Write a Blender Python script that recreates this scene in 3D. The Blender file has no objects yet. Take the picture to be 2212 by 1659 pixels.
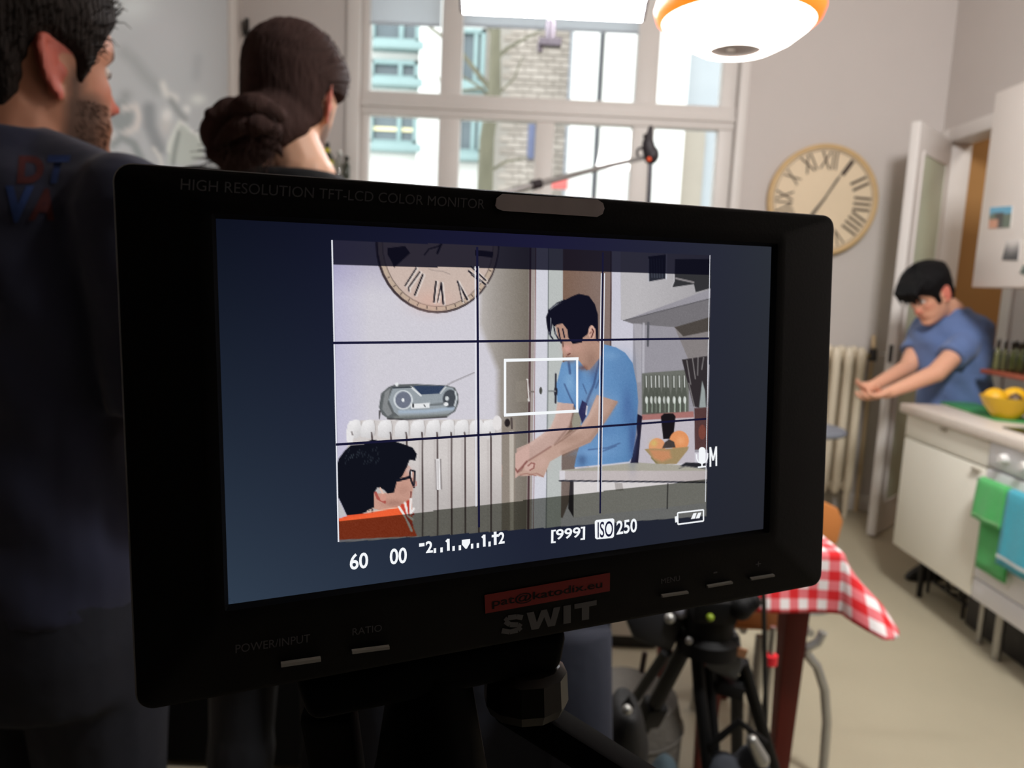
import bpy, bmesh, math, random
import numpy as np
from mathutils import Vector, Matrix, Euler
from mathutils.bvhtree import BVHTree
random.seed(7); rng = np.random.default_rng(7)
SC = bpy.context.scene
COL = SC.collection
PI = math.pi
# ------------------------------------------------------------------ camera
FPX, IW, IH = 1610.0, 2212.0, 1659.0
CAM = Vector((0.0, 0.0, 1.365))
_p, _r = math.radians(7.5), math.radians(-2.6)
_fwd = Vector((0, math.cos(_p), -math.sin(_p)))
_u0 = Vector((0, math.sin(_p), math.cos(_p))); _r0 = Vector((1, 0, 0))
_up = _u0 * math.cos(_r) + _r0 * math.sin(_r)
_rt = _r0 * math.cos(_r) - _u0 * math.sin(_r)
cd = bpy.data.cameras.new('camera'); cam = bpy.data.objects.new('camera', cd); COL.objects.link(cam)
M = Matrix((( _rt.x, _up.x, -_fwd.x), (_rt.y, _up.y, -_fwd.y), (_rt.z, _up.z, -_fwd.z))).to_4x4()
M.translation = CAM
cam.matrix_world = M
cd.sensor_fit = 'HORIZONTAL'; cd.sensor_width = 36.0; cd.lens = FPX / IW * 36.0
cd.clip_start = 0.02; cd.clip_end = 200
cd.dof.use_dof = True; cd.dof.focus_distance = 0.232; cd.dof.aperture_fstop = 16.0
SC.camera = cam
# ------------------------------------------------------------------ sky, exposure
EXPOSURE = 0.0
SC.view_settings.view_transform = 'Standard'; SC.view_settings.look = 'None'
SC.view_settings.exposure = EXPOSURE; SC.view_settings.gamma = 1.0
SC.view_settings.use_curve_mapping = False
W = bpy.data.worlds.new('overcast_sky'); SC.world = W; W.use_nodes = True
W.node_tree.nodes['Background'].inputs[0].default_value = (0.93, 0.98, 1.0, 1)
W.node_tree.nodes['Background'].inputs[1].default_value = 3.3
SC.cycles.max_bounces = 8; SC.cycles.diffuse_bounces = 5; SC.cycles.transparent_max_bounces = 12
SC.cycles.sample_clamp_indirect = 6.0
SC.cycles.caustics_reflective = False; SC.cycles.caustics_refractive = False
try:
    SC.cycles.use_denoising = True; SC.cycles.denoiser = 'OPENIMAGEDENOISE'
except Exception: pass

def area_light(name, loc, target, size, power, color=(1, 1, 1), sy=None):
    l = bpy.data.lights.new(name, 'AREA'); l.energy = power; l.color = color
    l.shape = 'RECTANGLE' if sy else 'SQUARE'; l.size = size
    if sy: l.size_y = sy
    o = bpy.data.objects.new(name, l); COL.objects.link(o); o.location = loc
    o.rotation_euler = (Vector(target) - Vector(loc)).to_track_quat('-Z', 'Y').to_euler()
    return o
area_light("hallway_fill", (3.4, 3.6, 3.1), (3.4, 3.6, 0), .5, 12, (1, .95, .86))  # unseen fill light, added to brighten the hallway
area_light("film_softbox", (1.1, .9, 2.95), (2.2, 4.0, 1.0), .45, 84, (1, .98, .965))

# ------------------------------------------------------------------ projection helpers
def ray(x, y):
    return _fwd + _rt * ((x - IW / 2) / FPX) - _up * ((y - IH / 2) / FPX)
def P(x, y, Y):                       # the point seen at photo pixel x, y at real depth Y
    d = ray(x, y); return CAM + d * (Y / d.y)
def PX(x, y, X):
    d = ray(x, y); return CAM + d * (X / d.x)
def PZ(x, y, Z):
    d = ray(x, y); return CAM + d * ((Z - CAM.z) / d.z)

# ------------------------------------------------------------------ materials
def lin(c):
    return tuple(((v / 255) / 12.92 if v / 255 <= 0.04045 else ((v / 255 + 0.055) / 1.055) ** 2.4) for v in c)
MATS = {}
def mat(name, rgb, rough=0.6, metal=0.0, var=0.08, scale=6.0, bump=0.0, bscale=60.0, spec=0.5, stretch=None, coat=0.0, sheen=0.0, detail=4.0):
    if name in MATS: return MATS[name]
    m = bpy.data.materials.new(name); m.use_nodes = True; nt = m.node_tree; N = nt.nodes; L = nt.links
    b = N['Principled BSDF']
    b.inputs['Roughness'].default_value = rough; b.inputs['Metallic'].default_value = metal
    b.inputs['Specular IOR Level'].default_value = spec
    if coat: b.inputs['Coat Weight'].default_value = coat
    if sheen: b.inputs['Sheen Weight'].default_value = sheen
    tc = N.new('ShaderNodeTexCoord'); mp = N.new('ShaderNodeMapping'); L.new(tc.outputs['Object'], mp.inputs[0])
    if stretch: mp.inputs['Scale'].default_value = stretch
    nz = N.new('ShaderNodeTexNoise'); nz.inputs['Scale'].default_value = scale; nz.inputs['Detail'].default_value = detail
    L.new(mp.outputs[0], nz.inputs['Vector'])
    rp = N.new('ShaderNodeMixRGB'); c = lin(rgb)
    rp.inputs[1].default_value = (*[v * (1 - var) for v in c], 1); rp.inputs[2].default_value = (*[min(1, v * (1 + var)) for v in c], 1)
    L.new(nz.outputs[0], rp.inputs[0]); L.new(rp.outputs[0], b.inputs['Base Color'])
    if bump:
        n2 = N.new('ShaderNodeTexNoise'); n2.inputs['Scale'].default_value = bscale; n2.inputs['Detail'].default_value = 3
        L.new(mp.outputs[0], n2.inputs['Vector'])
        bp = N.new('ShaderNodeBump'); bp.inputs['Strength'].default_value = bump; bp.inputs['Distance'].default_value = 0.01
        L.new(n2.outputs[0], bp.inputs['Height']); L.new(bp.outputs[0], b.inputs['Normal'])
    MATS[name] = m; return m
def emit(name, rgb, strength, linear=False):
    if name in MATS: return MATS[name]
    m = bpy.data.materials.new(name); m.use_nodes = True; nt = m.node_tree; N = nt.nodes
    b = N['Principled BSDF']; c = rgb if linear else lin(rgb)
    b.inputs['Base Color'].default_value = (*[min(1, v) * .5 for v in c], 1); b.inputs['Emission Color'].default_value = (*c, 1)
    b.inputs['Emission Strength'].default_value = strength; b.inputs['Roughness'].default_value = .5
    MATS[name] = m; return m
def screen_emit(name, rgb):           # a pixel colour shown by a backlit screen
    if name in MATS: return MATS[name]
    m = bpy.data.materials.new(name); m.use_nodes = True; nt = m.node_tree; N = nt.nodes; N.remove(N['Principled BSDF'])
    e = N.new('ShaderNodeEmission'); e.inputs[0].default_value = (*lin(rgb), 1); e.inputs[1].default_value = 2 ** (-EXPOSURE)
    nt.links.new(e.outputs[0], N['Material Output'].inputs[0]); MATS[name] = m; return m
def attr_mat(name, attr='col', rough=0.6, bump=0.0, bscale=200, emission=False, sss=0.0, spec=0.4, sheen=0, stretch=None):
    if name in MATS: return MATS[name]
    m = bpy.data.materials.new(name); m.use_nodes = True; nt = m.node_tree; N = nt.nodes; L = nt.links
    a = N.new('ShaderNodeAttribute'); a.attribute_name = attr
    if emission:
        N.remove(N['Principled BSDF']); e = N.new('ShaderNodeEmission'); e.inputs[1].default_value = 2 ** (-EXPOSURE)
        L.new(a.outputs['Color'], e.inputs[0]); L.new(e.outputs[0], N['Material Output'].inputs[0])
    else:
        b = N['Principled BSDF']; b.inputs['Roughness'].default_value = rough; b.inputs['Specular IOR Level'].default_value = spec
        L.new(a.outputs['Color'], b.inputs['Base Color'])
        if sss: b.inputs['Subsurface Weight'].default_value = sss; b.inputs['Subsurface Scale'].default_value = .01
        if sheen: b.inputs['Sheen Weight'].default_value = sheen
        if bump:
            tc = N.new('ShaderNodeTexCoord'); mp = N.new('ShaderNodeMapping'); L.new(tc.outputs['Object'], mp.inputs[0])
            if stretch: mp.inputs['Scale'].default_value = stretch
            n2 = N.new('ShaderNodeTexNoise'); n2.inputs['Scale'].default_value = bscale; L.new(mp.outputs[0], n2.inputs['Vector'])
            bp = N.new('ShaderNodeBump'); bp.inputs['Strength'].default_value = bump; bp.inputs['Distance'].default_value = 0.004
            L.new(n2.outputs[0], bp.inputs['Height']); L.new(bp.outputs[0], b.inputs['Normal'])
    MATS[name] = m; return m
def glass_mat(name, tint=(1, 1, 1), gloss=0.07, rough=0.02):
    if name in MATS: return MATS[name]
    m = bpy.data.materials.new(name); m.use_nodes = True; nt = m.node_tree; N = nt.nodes; L = nt.links; N.remove(N['Principled BSDF'])
    t = N.new('ShaderNodeBsdfTransparent'); t.inputs[0].default_value = (*tint, 1)
    g = N.new('ShaderNodeBsdfGlossy'); g.inputs['Roughness'].default_value = rough
    fr = N.new('ShaderNodeFresnel'); fr.inputs[0].default_value = 1.45
    mx = N.new('ShaderNodeMixShader'); mu = N.new('ShaderNodeMath'); mu.operation = 'MULTIPLY'; mu.inputs[1].default_value = gloss * 14
    L.new(fr.outputs[0], mu.inputs[0]); L.new(mu.outputs[0], mx.inputs[0]); L.new(t.outputs[0], mx.inputs[1]); L.new(g.outputs[0], mx.inputs[2])
    L.new(mx.outputs[0], N['Material Output'].inputs[0]); MATS[name] = m; return m

# ------------------------------------------------------------------ object helpers
def thing(name, label, cat, loc=(0, 0, 0), group=None):
    o = bpy.data.objects.new(name, None); COL.objects.link(o); o.location = loc; o.empty_display_size = 0.05
    return tag(o, label, cat, group)
def tag(o, label, cat, group=None, kind=None):
    if label: o['label'] = label
    if cat: o['category'] = cat
    if group: o['group'] = group
    if kind: o['kind'] = kind
    return o
def root_of(o):
    m = Matrix.Translation(o.location)
    p = o.parent
    return m
def adopt(o, parent):
    o.parent = parent
    t = Vector((0, 0, 0)); p = parent
    if p is not None and p.type == 'EMPTY': t = Vector(p.location)
    # meshes carry world coordinates; only empties are moved
    while p is not None and p.type != 'EMPTY' and p.parent is not None: p = p.parent
    if parent is not None:
        o.matrix_parent_inverse = Matrix.Translation(-Vector(parent.location)) if parent.type == 'EMPTY' else Matrix.Identity(4)
class G:
    def __init__(s): s.v = []; s.f = []
    def add(s, vs, fs):
        n = len(s.v); s.v += [tuple(v) for v in vs]; s.f += [tuple(i + n for i in f) for f in fs]; return s
    def box(s, a, b):
        x0, y0, z0 = [min(a[i], b[i]) for i in range(3)]; x1, y1, z1 = [max(a[i], b[i]) for i in range(3)]
        return s.add([(x0,y0,z0),(x1,y0,z0),(x1,y1,z0),(x0,y1,z0),(x0,y0,z1),(x1,y0,z1),(x1,y1,z1),(x0,y1,z1)],
                     [(3,2,1,0),(4,5,6,7),(0,1,5,4),(1,2,6,5),(2,3,7,6),(3,0,4,7)])
    def obox(s, c, size, R=None):
        g = G().box([-v / 2 for v in size], [v / 2 for v in size]); c = Vector(c)
        return s.add([c + (R @ Vector(v) if R else Vector(v)) for v in g.v], g.f)
    def bar(s, p, q, w, h, up=(0, 0, 1)):
        p, q = Vector(p), Vector(q); d = (q - p); l = d.length; d.normalize()
        sd = d.cross(Vector(up)); 
        if sd.length < 1e-4: sd = d.cross(Vector((1, 0, 0)))
        sd.normalize(); u = sd.cross(d)
        R = Matrix((sd, d, u)).transposed()
        return s.obox((p + q) / 2, (w, l, h), R)
    def cyl(s, p, q, r1, r2=None, n=16, caps=True):
        r2 = r1 if r2 is None else r2
        p, q = Vector(p), Vector(q); d = (q - p).normalized(); a = d.orthogonal().normalized(); b = d.cross(a)
        vs = [p + (a * math.cos(t) + b * math.sin(t)) * r1 for t in [2 * PI * i / n for i in range(n)]] + [q + (a * math.cos(t) + b * math.sin(t)) * r2 for t in [2 * PI * i / n for i in range(n)]]
        fs = [(i, (i + 1) % n, n + (i + 1) % n, n + i) for i in range(n)]
        if caps: fs += [tuple(range(n - 1, -1, -1)), tuple(range(n, 2 * n))]
        return s.add(vs, fs)
    def ball(s, c, r, n=16, m=10, R=None):
        r = (r, r, r) if not hasattr(r, '__len__') else r; c = Vector(c); vs = []; fs = []
        vs.append(Vector((0, 0, -r[2])))
        for j in range(1, m):
            ph = -PI / 2 + PI * j / m
            for i in range(n): vs.append(Vector((r[0] * math.cos(ph) * math.cos(2 * PI * i / n), r[1] * math.cos(ph) * math.sin(2 * PI * i / n), r[2] * math.sin(ph))))
        vs.append(Vector((0, 0, r[2])))
        for i in range(n): fs.append((0, 1 + (i + 1) % n, 1 + i))
        for j in range(m - 2):
            for i in range(n):
                a = 1 + j * n; fs.append((a + i, a + (i + 1) % n, a + n + (i + 1) % n, a + n + i))
        a = 1 + (m - 2) * n
        for i in range(n): fs.append((a + i, a + (i + 1) % n, len(vs) - 1))
        return s.add([c + (R @ v if R else v) for v in vs], fs)
    def caps(s, p, q, r1, r2, n=14):
        s.cyl(p, q, r1, r2, n); s.ball(p, r1, n, 8); s.ball(q, r2, n, 8); return s
    def lathe(s, prof, c=(0, 0, 0), n=32, R=None, closed=False):
        c = Vector(c); vs = []; fs = []; m = len(prof)
        for i in range(n):
            t = 2 * PI * i / n
            for r, z in prof:
                v = Vector((r * math.cos(t), r * math.sin(t), z)); vs.append(c + (R @ v if R else v))
        for i in range(n):
            for j in range(m - 1 if not closed else m):
                a = i * m + j; b = ((i + 1) % n) * m + j; a2 = i * m + (j + 1) % m; b2 = ((i + 1) % n) * m + (j + 1) % m
                fs.append((a, b, b2, a2))
        return s.add(vs, fs)
    def tube(s, path, r, n=8, cap=True):
        pts = [Vector(p) for p in path]; k = len(pts); rr = r if hasattr(r, '__len__') else [r] * k
        prev = None; vs = []; fs = []
        for i, p in enumerate(pts):
            d = (pts[min(i + 1, k - 1)] - pts[max(i - 1, 0)]).normalized()
            a = d.orthogonal().normalized() if prev is None else (prev - d * prev.dot(d)).normalized()
            prev = a; b = d.cross(a)
            vs += [p + (a * math.cos(2 * PI * j / n) + b * math.sin(2 * PI * j / n)) * rr[i] for j in range(n)]
        for i in range(k - 1):
            for j in range(n): fs.append((i * n + j, i * n + (j + 1) % n, (i + 1) * n + (j + 1) % n, (i + 1) * n + j))
        if cap: fs += [tuple(range(n - 1, -1, -1)), tuple(range((k - 1) * n, k * n))]
        return s.add(vs, fs)
    def loft(s, rings, cap=True):
        n = len(rings[0]); vs = [v for r in rings for v in r]; fs = []
        for i in range(len(rings) - 1):
            for j in range(n): fs.append((i * n + j, i * n + (j + 1) % n, (i + 1) * n + (j + 1) % n, (i + 1) * n + j))
        if cap: fs += [tuple(range(n - 1, -1, -1)), tuple(range((len(rings) - 1) * n, len(rings) * n))]
        return s.add(vs, fs)
    def prism(s, pts, d):             # flat polygon pushed along the vector d
        n = len(pts); d = Vector(d); pts = [Vector(p) for p in pts]
        return s.add(pts + [p + d for p in pts], [tuple(range(n - 1, -1, -1)), tuple(range(n, 2 * n))] + [(i, (i + 1) % n, n + (i + 1) % n, n + i) for i in range(n)])
    def mesh(s, name):
        me = bpy.data.meshes.new(name); me.from_pydata(s.v, [], s.f); me.update(); return me
    def build(s, name, m, parent=None, smooth=True, bevel=0.0, angle=40, seg=2):
        me = s.mesh(name)
        bm = bmesh.new(); bm.from_mesh(me)
        bmesh.ops.recalc_face_normals(bm, faces=bm.faces)
        if bevel: bmesh.ops.bevel(bm, geom=[e for e in bm.edges if len(e.link_faces) == 2 and e.calc_face_angle(0) > 0.5], offset=bevel, segments=seg, profile=0.5, affect='EDGES', clamp_overlap=True)
        bm.to_mesh(me); bm.free()
        return link(name, me, m, parent, smooth, angle)
def link(name, me, m, parent=None, smooth=True, angle=40):
    if m is not None and not me.materials: me.materials.append(m)
    if smooth:
        me.polygons.foreach_set('use_smooth', np.ones(len(me.polygons), bool))
        if angle: me.set_sharp_from_angle(angle=math.radians(angle))
    o = bpy.data.objects.new(name, me); COL.objects.link(o)
    if parent is not None: adopt(o, parent)
    return o
def structure(o): o['kind'] = 'structure'; return o
def dup(o, off, parent=None):
    c = o.copy(); COL.objects.link(c); c.location = o.location + Vector(off)
    if parent is not None: c.parent = parent
    for ch in o.children:
        d = ch.copy(); COL.objects.link(d); d.parent = c
        if o.type != 'EMPTY': pass
        for g in ch.children:
            e = g.copy(); COL.objects.link(e); e.parent = d
    return c
def set_col(me, cols, attr='col'):    # linear colours per vertex
    a = me.color_attributes.new(attr, 'FLOAT_COLOR', 'POINT')
    c = np.ones((len(cols), 4), np.float32); c[:, :3] = cols; a.data.foreach_set('color', c.ravel())
def verts_of(me):
    a = np.empty(len(me.vertices) * 3, np.float32); me.vertices.foreach_get('co', a); return a.reshape(-1, 3)
def remesh(g, voxel, smooth_it=3, name='tmp'):
    me = g.mesh(name) if isinstance(g, G) else g
    bm = bmesh.new(); bm.from_mesh(me); bmesh.ops.triangulate(bm, faces=[f for f in bm.faces if len(f.verts) > 4]); bmesh.ops.recalc_face_normals(bm, faces=bm.faces); bm.to_mesh(me); bm.free()
    o = bpy.data.objects.new(name, me); COL.objects.link(o)
    r = o.modifiers.new('r', 'REMESH'); r.mode = 'VOXEL'; r.voxel_size = voxel
    if smooth_it:
        s = o.modifiers.new('s', 'SMOOTH'); s.iterations = smooth_it; s.factor = 0.5
    dg = bpy.context.evaluated_depsgraph_get()
    out = bpy.data.meshes.new_from_object(o.evaluated_get(dg))
    bpy.data.objects.remove(o); bpy.data.meshes.remove(me)
    return out
# ------------------------------------------------------------------ monitor plane (solved from the photo's own perspective)
def cvec(x, y): return Vector(((x - IW / 2), (y - IH / 2), FPX))
def vp(a, b, c, d):
    l1 = cvec(*a).cross(cvec(*b)); l2 = cvec(*c).cross(cvec(*d)); v = l1.cross(l2); return v.normalized() * (1 if v.z > 0 else -1)
STL, STR, SBR, SBL = (462, 467), (1672, 530), (1654, 1146), (490, 1312)
d1 = vp(STL, STR, SBL, SBR); d2 = vp(STL, SBL, STR, SBR)
d2 = (d2 - d1 * d2.dot(d1)).normalized()
def c2w(v): return _rt * v.x - _up * v.y + _fwd * v.z
MR = c2w(d1).normalized(); MU = -c2w(d2).normalized(); MN = MR.cross(MU).normalized()
MO = CAM + ray(*STL) * 0.20
def muv(x, y):
    d = ray(x, y); t = (MO - CAM).dot(MN) / d.dot(MN); w = CAM + d * t - MO
    return (w.dot(MR), w.dot(MU))
def mp(u, v, h=0.0): return MO + MR * u + MU * v + MN * h
def MPX(x, y, h=0.0): return mp(*muv(x, y), h)
def proj_np(pts):
    d = pts - np.array(CAM); z = d @ np.array(_fwd)
    return IW / 2 + FPX * (d @ np.array(_rt)) / z, IH / 2 - FPX * (d @ np.array(_up)) / z
black = mat('black_plastic', (6, 6, 7), rough=.62, var=.05, bump=.03, bscale=900, spec=.25)
monitor = thing('video_monitor', 'black video monitor with lit screen showing a kitchen scene, filling the middle of the view', 'monitor', MO + Vector((.12, .04, -.15)))
def rrect(u0, v0, u1, v1, r, h, seg=6):
    out = []
    for cx, cy, a0 in ((u1 - r, v1 - r, 0), (u0 + r, v1 - r, PI / 2), (u0 + r, v0 + r, PI), (u1 - r, v0 + r, 1.5 * PI)):
        for i in range(seg + 1):
            a = a0 + PI / 2 * i / seg; out.append(mp(cx + r * math.cos(a), cy + r * math.sin(a), h))
    return out
ou0 = (muv(243, 350)[0] + muv(292, 1530)[0]) / 2; ou1 = (muv(1802, 466)[0] + muv(1768, 1268)[0]) / 2
ov1 = (muv(243, 350)[1] + muv(1802, 466)[1]) / 2; ov0 = (muv(292, 1530)[1] + muv(1768, 1268)[1]) / 2
su0 = (muv(*STL)[0] + muv(*SBL)[0]) / 2; su1 = (muv(*STR)[0] + muv(*SBR)[0]) / 2
sv1 = (muv(*STL)[1] + muv(*STR)[1]) / 2; sv0 = (muv(*SBL)[1] + muv(*SBR)[1]) / 2
def rr(d, h, r): return rrect(ou0 + d, ov0 + d, ou1 - d, ov1 - d, r, h)
def ri(d, h): return rrect(su0 - d, sv0 - d, su1 + d, sv1 + d, .0004 + d * .5, h)
g = G(); g.loft([ri(-.001, -.0016), ri(0, 0.0), ri(.0006, .0014), ri(.004, .0018), ri(.0046, .0016), rr(.0016, .0016, .0035), rr(.0005, .0011, .0045), rr(0, 0, .005), rr(0, -.026, .005), rr(.003, -.031, .004), rr(.02, -.034, .004)], cap=False)
n_ = len(ri(0, 0)); last = len(g.v) - n_; g.f.append(tuple(range(last, last + n_)))
g.build('housing', black, monitor, angle=30)

# ------------------------------------------------------------------ the picture on the screen: a grid of coloured screen dots
NU, NV = 640, 360
uu, vv = np.meshgrid(np.linspace(su0 - .0004, su1 + .0004, NU), np.linspace(sv1 + .0004, sv0 - .0004, NV))
pts = np.array(MO) + uu.reshape(-1, 1) * np.array(MR) + vv.reshape(-1, 1) * np.array(MU) - np.array(MN) * .0008
SXp, SYp = proj_np(pts)
img = np.zeros((len(SXp), 3))
def sel(x0, y0, x1, y1): return np.nonzero((SXp > x0) & (SXp < x1) & (SYp > y0) & (SYp < y1))[0]
def put(idx, a, col):
    a = np.clip(a, 0, 1)[:, None]
    c = np.array(col, float) if not callable(col) else col(SXp[idx], SYp[idx])
    img[idx] = img[idx] * (1 - a) + c * a
def poly(pp, col, soft=1.6, alpha=1.0, clip=None):
    pp = np.array(pp, float); m = soft + 1
    idx = sel(pp[:, 0].min() - m, pp[:, 1].min() - m, pp[:, 0].max() + m, pp[:, 1].max() + m)
    if not len(idx): return
    x, y = SXp[idx], SYp[idx]; ins = np.zeros(len(idx), bool); dd = np.full(len(idx), 1e9)
    for i in range(len(pp)):
        (x1, y1), (x2, y2) = pp[i], pp[(i + 1) % len(pp)]
        c = ((y1 > y) != (y2 > y)); 
        with np.errstate(divide='ignore', invalid='ignore'):
            xi = (x2 - x1) * (y - y1) / (y2 - y1 + 1e-12) + x1
        ins ^= c & (x < xi)
        L2 = (x2 - x1) ** 2 + (y2 - y1) ** 2 + 1e-9
        t = np.clip(((x - x1) * (x2 - x1) + (y - y1) * (y2 - y1)) / L2, 0, 1)
        dd = np.minimum(dd, (x - x1 - t * (x2 - x1)) ** 2 + (y - y1 - t * (y2 - y1)) ** 2)
    sd = np.sqrt(dd) * np.where(ins, 1, -1)
    a = np.clip(.5 + sd / soft, 0, 1) * alpha
    if clip is not None: a = a * clip(x, y)
    put(idx, a, col)
def stroke(pp, col, w, soft=1.4, alpha=1.0):
    pp = np.array(pp, float); m = w + soft + 1
    idx = sel(pp[:, 0].min() - m, pp[:, 1].min() - m, pp[:, 0].max() + m, pp[:, 1].max() + m)
    if not len(idx): return
    x, y = SXp[idx], SYp[idx]; dd = np.full(len(idx), 1e9)
    for i in range(len(pp) - 1):
        (x1, y1), (x2, y2) = pp[i], pp[i + 1]
        t = np.clip(((x - x1) * (x2 - x1) + (y - y1) * (y2 - y1)) / ((x2 - x1) ** 2 + (y2 - y1) ** 2 + 1e-9), 0, 1)
        dd = np.minimum(dd, (x - x1 - t * (x2 - x1)) ** 2 + (y - y1 - t * (y2 - y1)) ** 2)
    put(idx, np.clip(.5 + (w / 2 - np.sqrt(dd)) / soft, 0, 1) * alpha, col)
def ell(cx, cy, rx, ry, col, soft=1.6, alpha=1.0, rot=0.0):
    t = np.linspace(0, 2 * PI, 40, endpoint=False); c, s = math.cos(rot), math.sin(rot)
    x, y = rx * np.cos(t), ry * np.sin(t)
    poly(np.stack([cx + x * c - y * s, cy + x * s + y * c], 1), col, soft, alpha)
def glow(cx, cy, rx, ry, col, alpha=.5):
    idx = sel(cx - 3 * rx, cy - 3 * ry, cx + 3 * rx, cy + 3 * ry)
    if len(idx): put(idx, alpha * np.exp(-((SXp[idx] - cx) / rx) ** 2 - ((SYp[idx] - cy) / ry) ** 2), col)
def zz(ox, oy, s=5.027): return lambda *p: [(ox + a / s, oy + b / s) for a, b in p]
z1, z2, z3, z4 = zz(700, 500), zz(1120, 500), zz(700, 820), zz(1120, 820)
# unlit border of the screen: viewing-angle shading of the backlight painted in as a gradient
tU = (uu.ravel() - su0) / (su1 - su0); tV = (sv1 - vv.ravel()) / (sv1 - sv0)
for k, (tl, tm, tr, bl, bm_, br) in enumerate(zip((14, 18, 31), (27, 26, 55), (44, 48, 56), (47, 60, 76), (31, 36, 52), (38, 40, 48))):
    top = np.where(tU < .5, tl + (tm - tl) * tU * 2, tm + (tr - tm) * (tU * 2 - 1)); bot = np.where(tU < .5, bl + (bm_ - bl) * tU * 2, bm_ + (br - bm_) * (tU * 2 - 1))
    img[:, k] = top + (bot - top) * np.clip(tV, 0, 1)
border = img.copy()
# --- live picture
LV = [(718, 518), (1536, 551), (1526, 1115), (732, 1172)]
poly(LV, lambda x, y: np.stack([206 - 30 * np.clip((640 - y) / 90, 0, 1) - 18 * np.clip((800 - x) / 90, 0, 1), 203 - 32 * np.clip((640 - y) / 90, 0, 1) - 18 * np.clip((800 - x) / 90, 0, 1), 212 - 22 * np.clip((640 - y) / 90, 0, 1)], 1))
poly([(1040, 520), (1148, 520), (1143, 1150), (1075, 1150), (1075, 800), (1035, 700)], lambda x, y: np.array([182, 176, 172]) + (np.array([118, 110, 100]) - np.array([182, 176, 172])) * (np.clip((x - 1040) / 105, 0, 1) ** .8)[:, None], soft=14)
# clock
ell(945, 527, 134, 150, (62, 52, 56)); ell(946, 525, 130, 147, (188, 168, 150)); ell(946, 525, 121, 138, (120, 105, 98)); ell(946, 525, 119, 136, (200, 180, 170)); 
glow(930, 650, 40, 25, (215, 170, 155), .5); glow(990, 560, 60, 50, (190, 175, 165), .4)
for i in range(14):
    a = math.radians(25 + i * 9.5); stroke([(946 + 122 * math.cos(a), 525 + 139 * math.sin(a)), (946 + 127 * math.cos(a), 525 + 144 * math.sin(a))], (90, 75, 70), 2)
ink = (34, 30, 38)
for a, b, w in ((((1000, 400)), (880, 590), 17), ((1040, 440), (918, 610), 17), ((1072, 470), (985, 690), 20), ((918, 610), (922, 650), 12), ((1215, 545), (1192, 765), 20), ((1272, 560), (1232, 765), 12), ((1272, 560), (1295, 785), 20), ((1450, 545), (1555, 740), 20), ((1455, 555), (1502, 765), 12), ((1570, 430), (1752, 575), 20), ((1600, 385), (1755, 530), 16), ((1600, 470), (1690, 540), 12)):
    stroke(z1((a[0] + 12, a[1] + 4), (b[0] + 12, b[1] + 4)), (232, 226, 222), w / 5 + 2.5, alpha=.55)
    stroke(z1(a, b), ink, w / 5)
poly(z1((690, 180), (880, 158), (935, 235), (870, 295), (760, 395), (735, 330), (690, 250)), (40, 36, 44)); poly(z1((1640, 200), (1840, 220), (1830, 285), (1640, 262)), (40, 36, 44))
stroke(z1((1090, 255), (1140, 190), (1215, 170), (1280, 140)), (45, 40, 48), 3); stroke(z1((1230, 235), (1268, 145)), (45, 40, 48), 5); stroke(z1((1140, 410), (1200, 425), (1280, 430), (1370, 465)), (150, 135, 130), 2, alpha=.7)
# door, doorway and cupboards
poly(z2((135, -20), (190, -20), (140, 3300), (85, 3300)), (165, 155, 150)); stroke(z2((132, -20), (120, 1659), (105, 3300)), (72, 48, 52), 4); stroke(z2((190, -20), (180, 1659), (165, 3300)), (118, 70, 68), 2)
poly(z2((195, -20), (328, -20), (310, 3300), (165, 3300)), (208, 208, 218)); poly(z2((328, -20), (484, -20), (478, 1400), (460, 3300), (308, 3300)), (184, 188, 186)); stroke(z2((327, -20), (318, 1659), (300, 3300)), (105, 112, 112), 2)
poly(z2((484, -20), (1008, -20), (1008, 1659), (800, 1659), (760, 2550), (470, 2550), (478, 1400)), lambda x, y: np.array([122, 96, 82]) + (np.array([134, 116, 110]) - np.array([122, 96, 82])) * np.clip((x - 1217) / 100, 0, 1)[:, None])
poly(z4((470, 830), (640, 780), (610, 970), (560, 1300), (480, 1500), (460, 1500)), (118, 104, 98))
stroke(z2((1008, -20), (1003, 1300)), (66, 42, 40), 3)
poly(z2((1012, -20), (2110, -20), (2110, 2400), (1012, 2400)), (150, 147, 155))
poly(z2((1014, -20), (1112, -20), (1112, 960), (1246, 980), (1240, 1600), (1010, 1300)), (200, 198, 210))
poly(z2((1112, -20), (2110, -20), (2110, 615), (1145, 965), (1112, 955)), lambda x, y: np.array([184, 181, 184]) - 22 * np.clip((x - 1380) / 150, 0, 1)[:, None])
poly(z2((1140, 968), (2110, 722), (2110, 1080), (1700, 1040), (1250, 1005)), (116, 113, 117)); stroke(z2((1140, 968), (2110, 722)), (88, 86, 90), 2)
poly(z2((1250, 1000), (1340, 1005), (1330, 1640), (1290, 1640)), (168, 165, 172)); stroke(z2((1410, 990), (1405, 1240)), (92, 92, 98), 5); stroke(z2((1360, 1000), (1355, 1560)), (190, 188, 195), 5, alpha=.7)
poly(z2((1695, 1040), (2110, 930), (2110, 1400), (1845, 1390)), (132, 126, 126)); poly(z2((1695, 1040), (2110, 920), (2110, 1075), (1790, 1140)), (76, 70, 66))
poly(z2((1410, 272), (1605, 250), (1600, 512), (1410, 545)), (40, 42, 52)); stroke(z2((1608, 250), (1604, 512)), (205, 205, 212), 3); stroke(z2((1412, 300), (1412, 545)), (205, 205, 212), 2)
for k in range(5): stroke(z2((1440 + 30 * k, 300), (1450 + 28 * k, 500)), (82, 88, 102), 2, alpha=.6)
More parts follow.
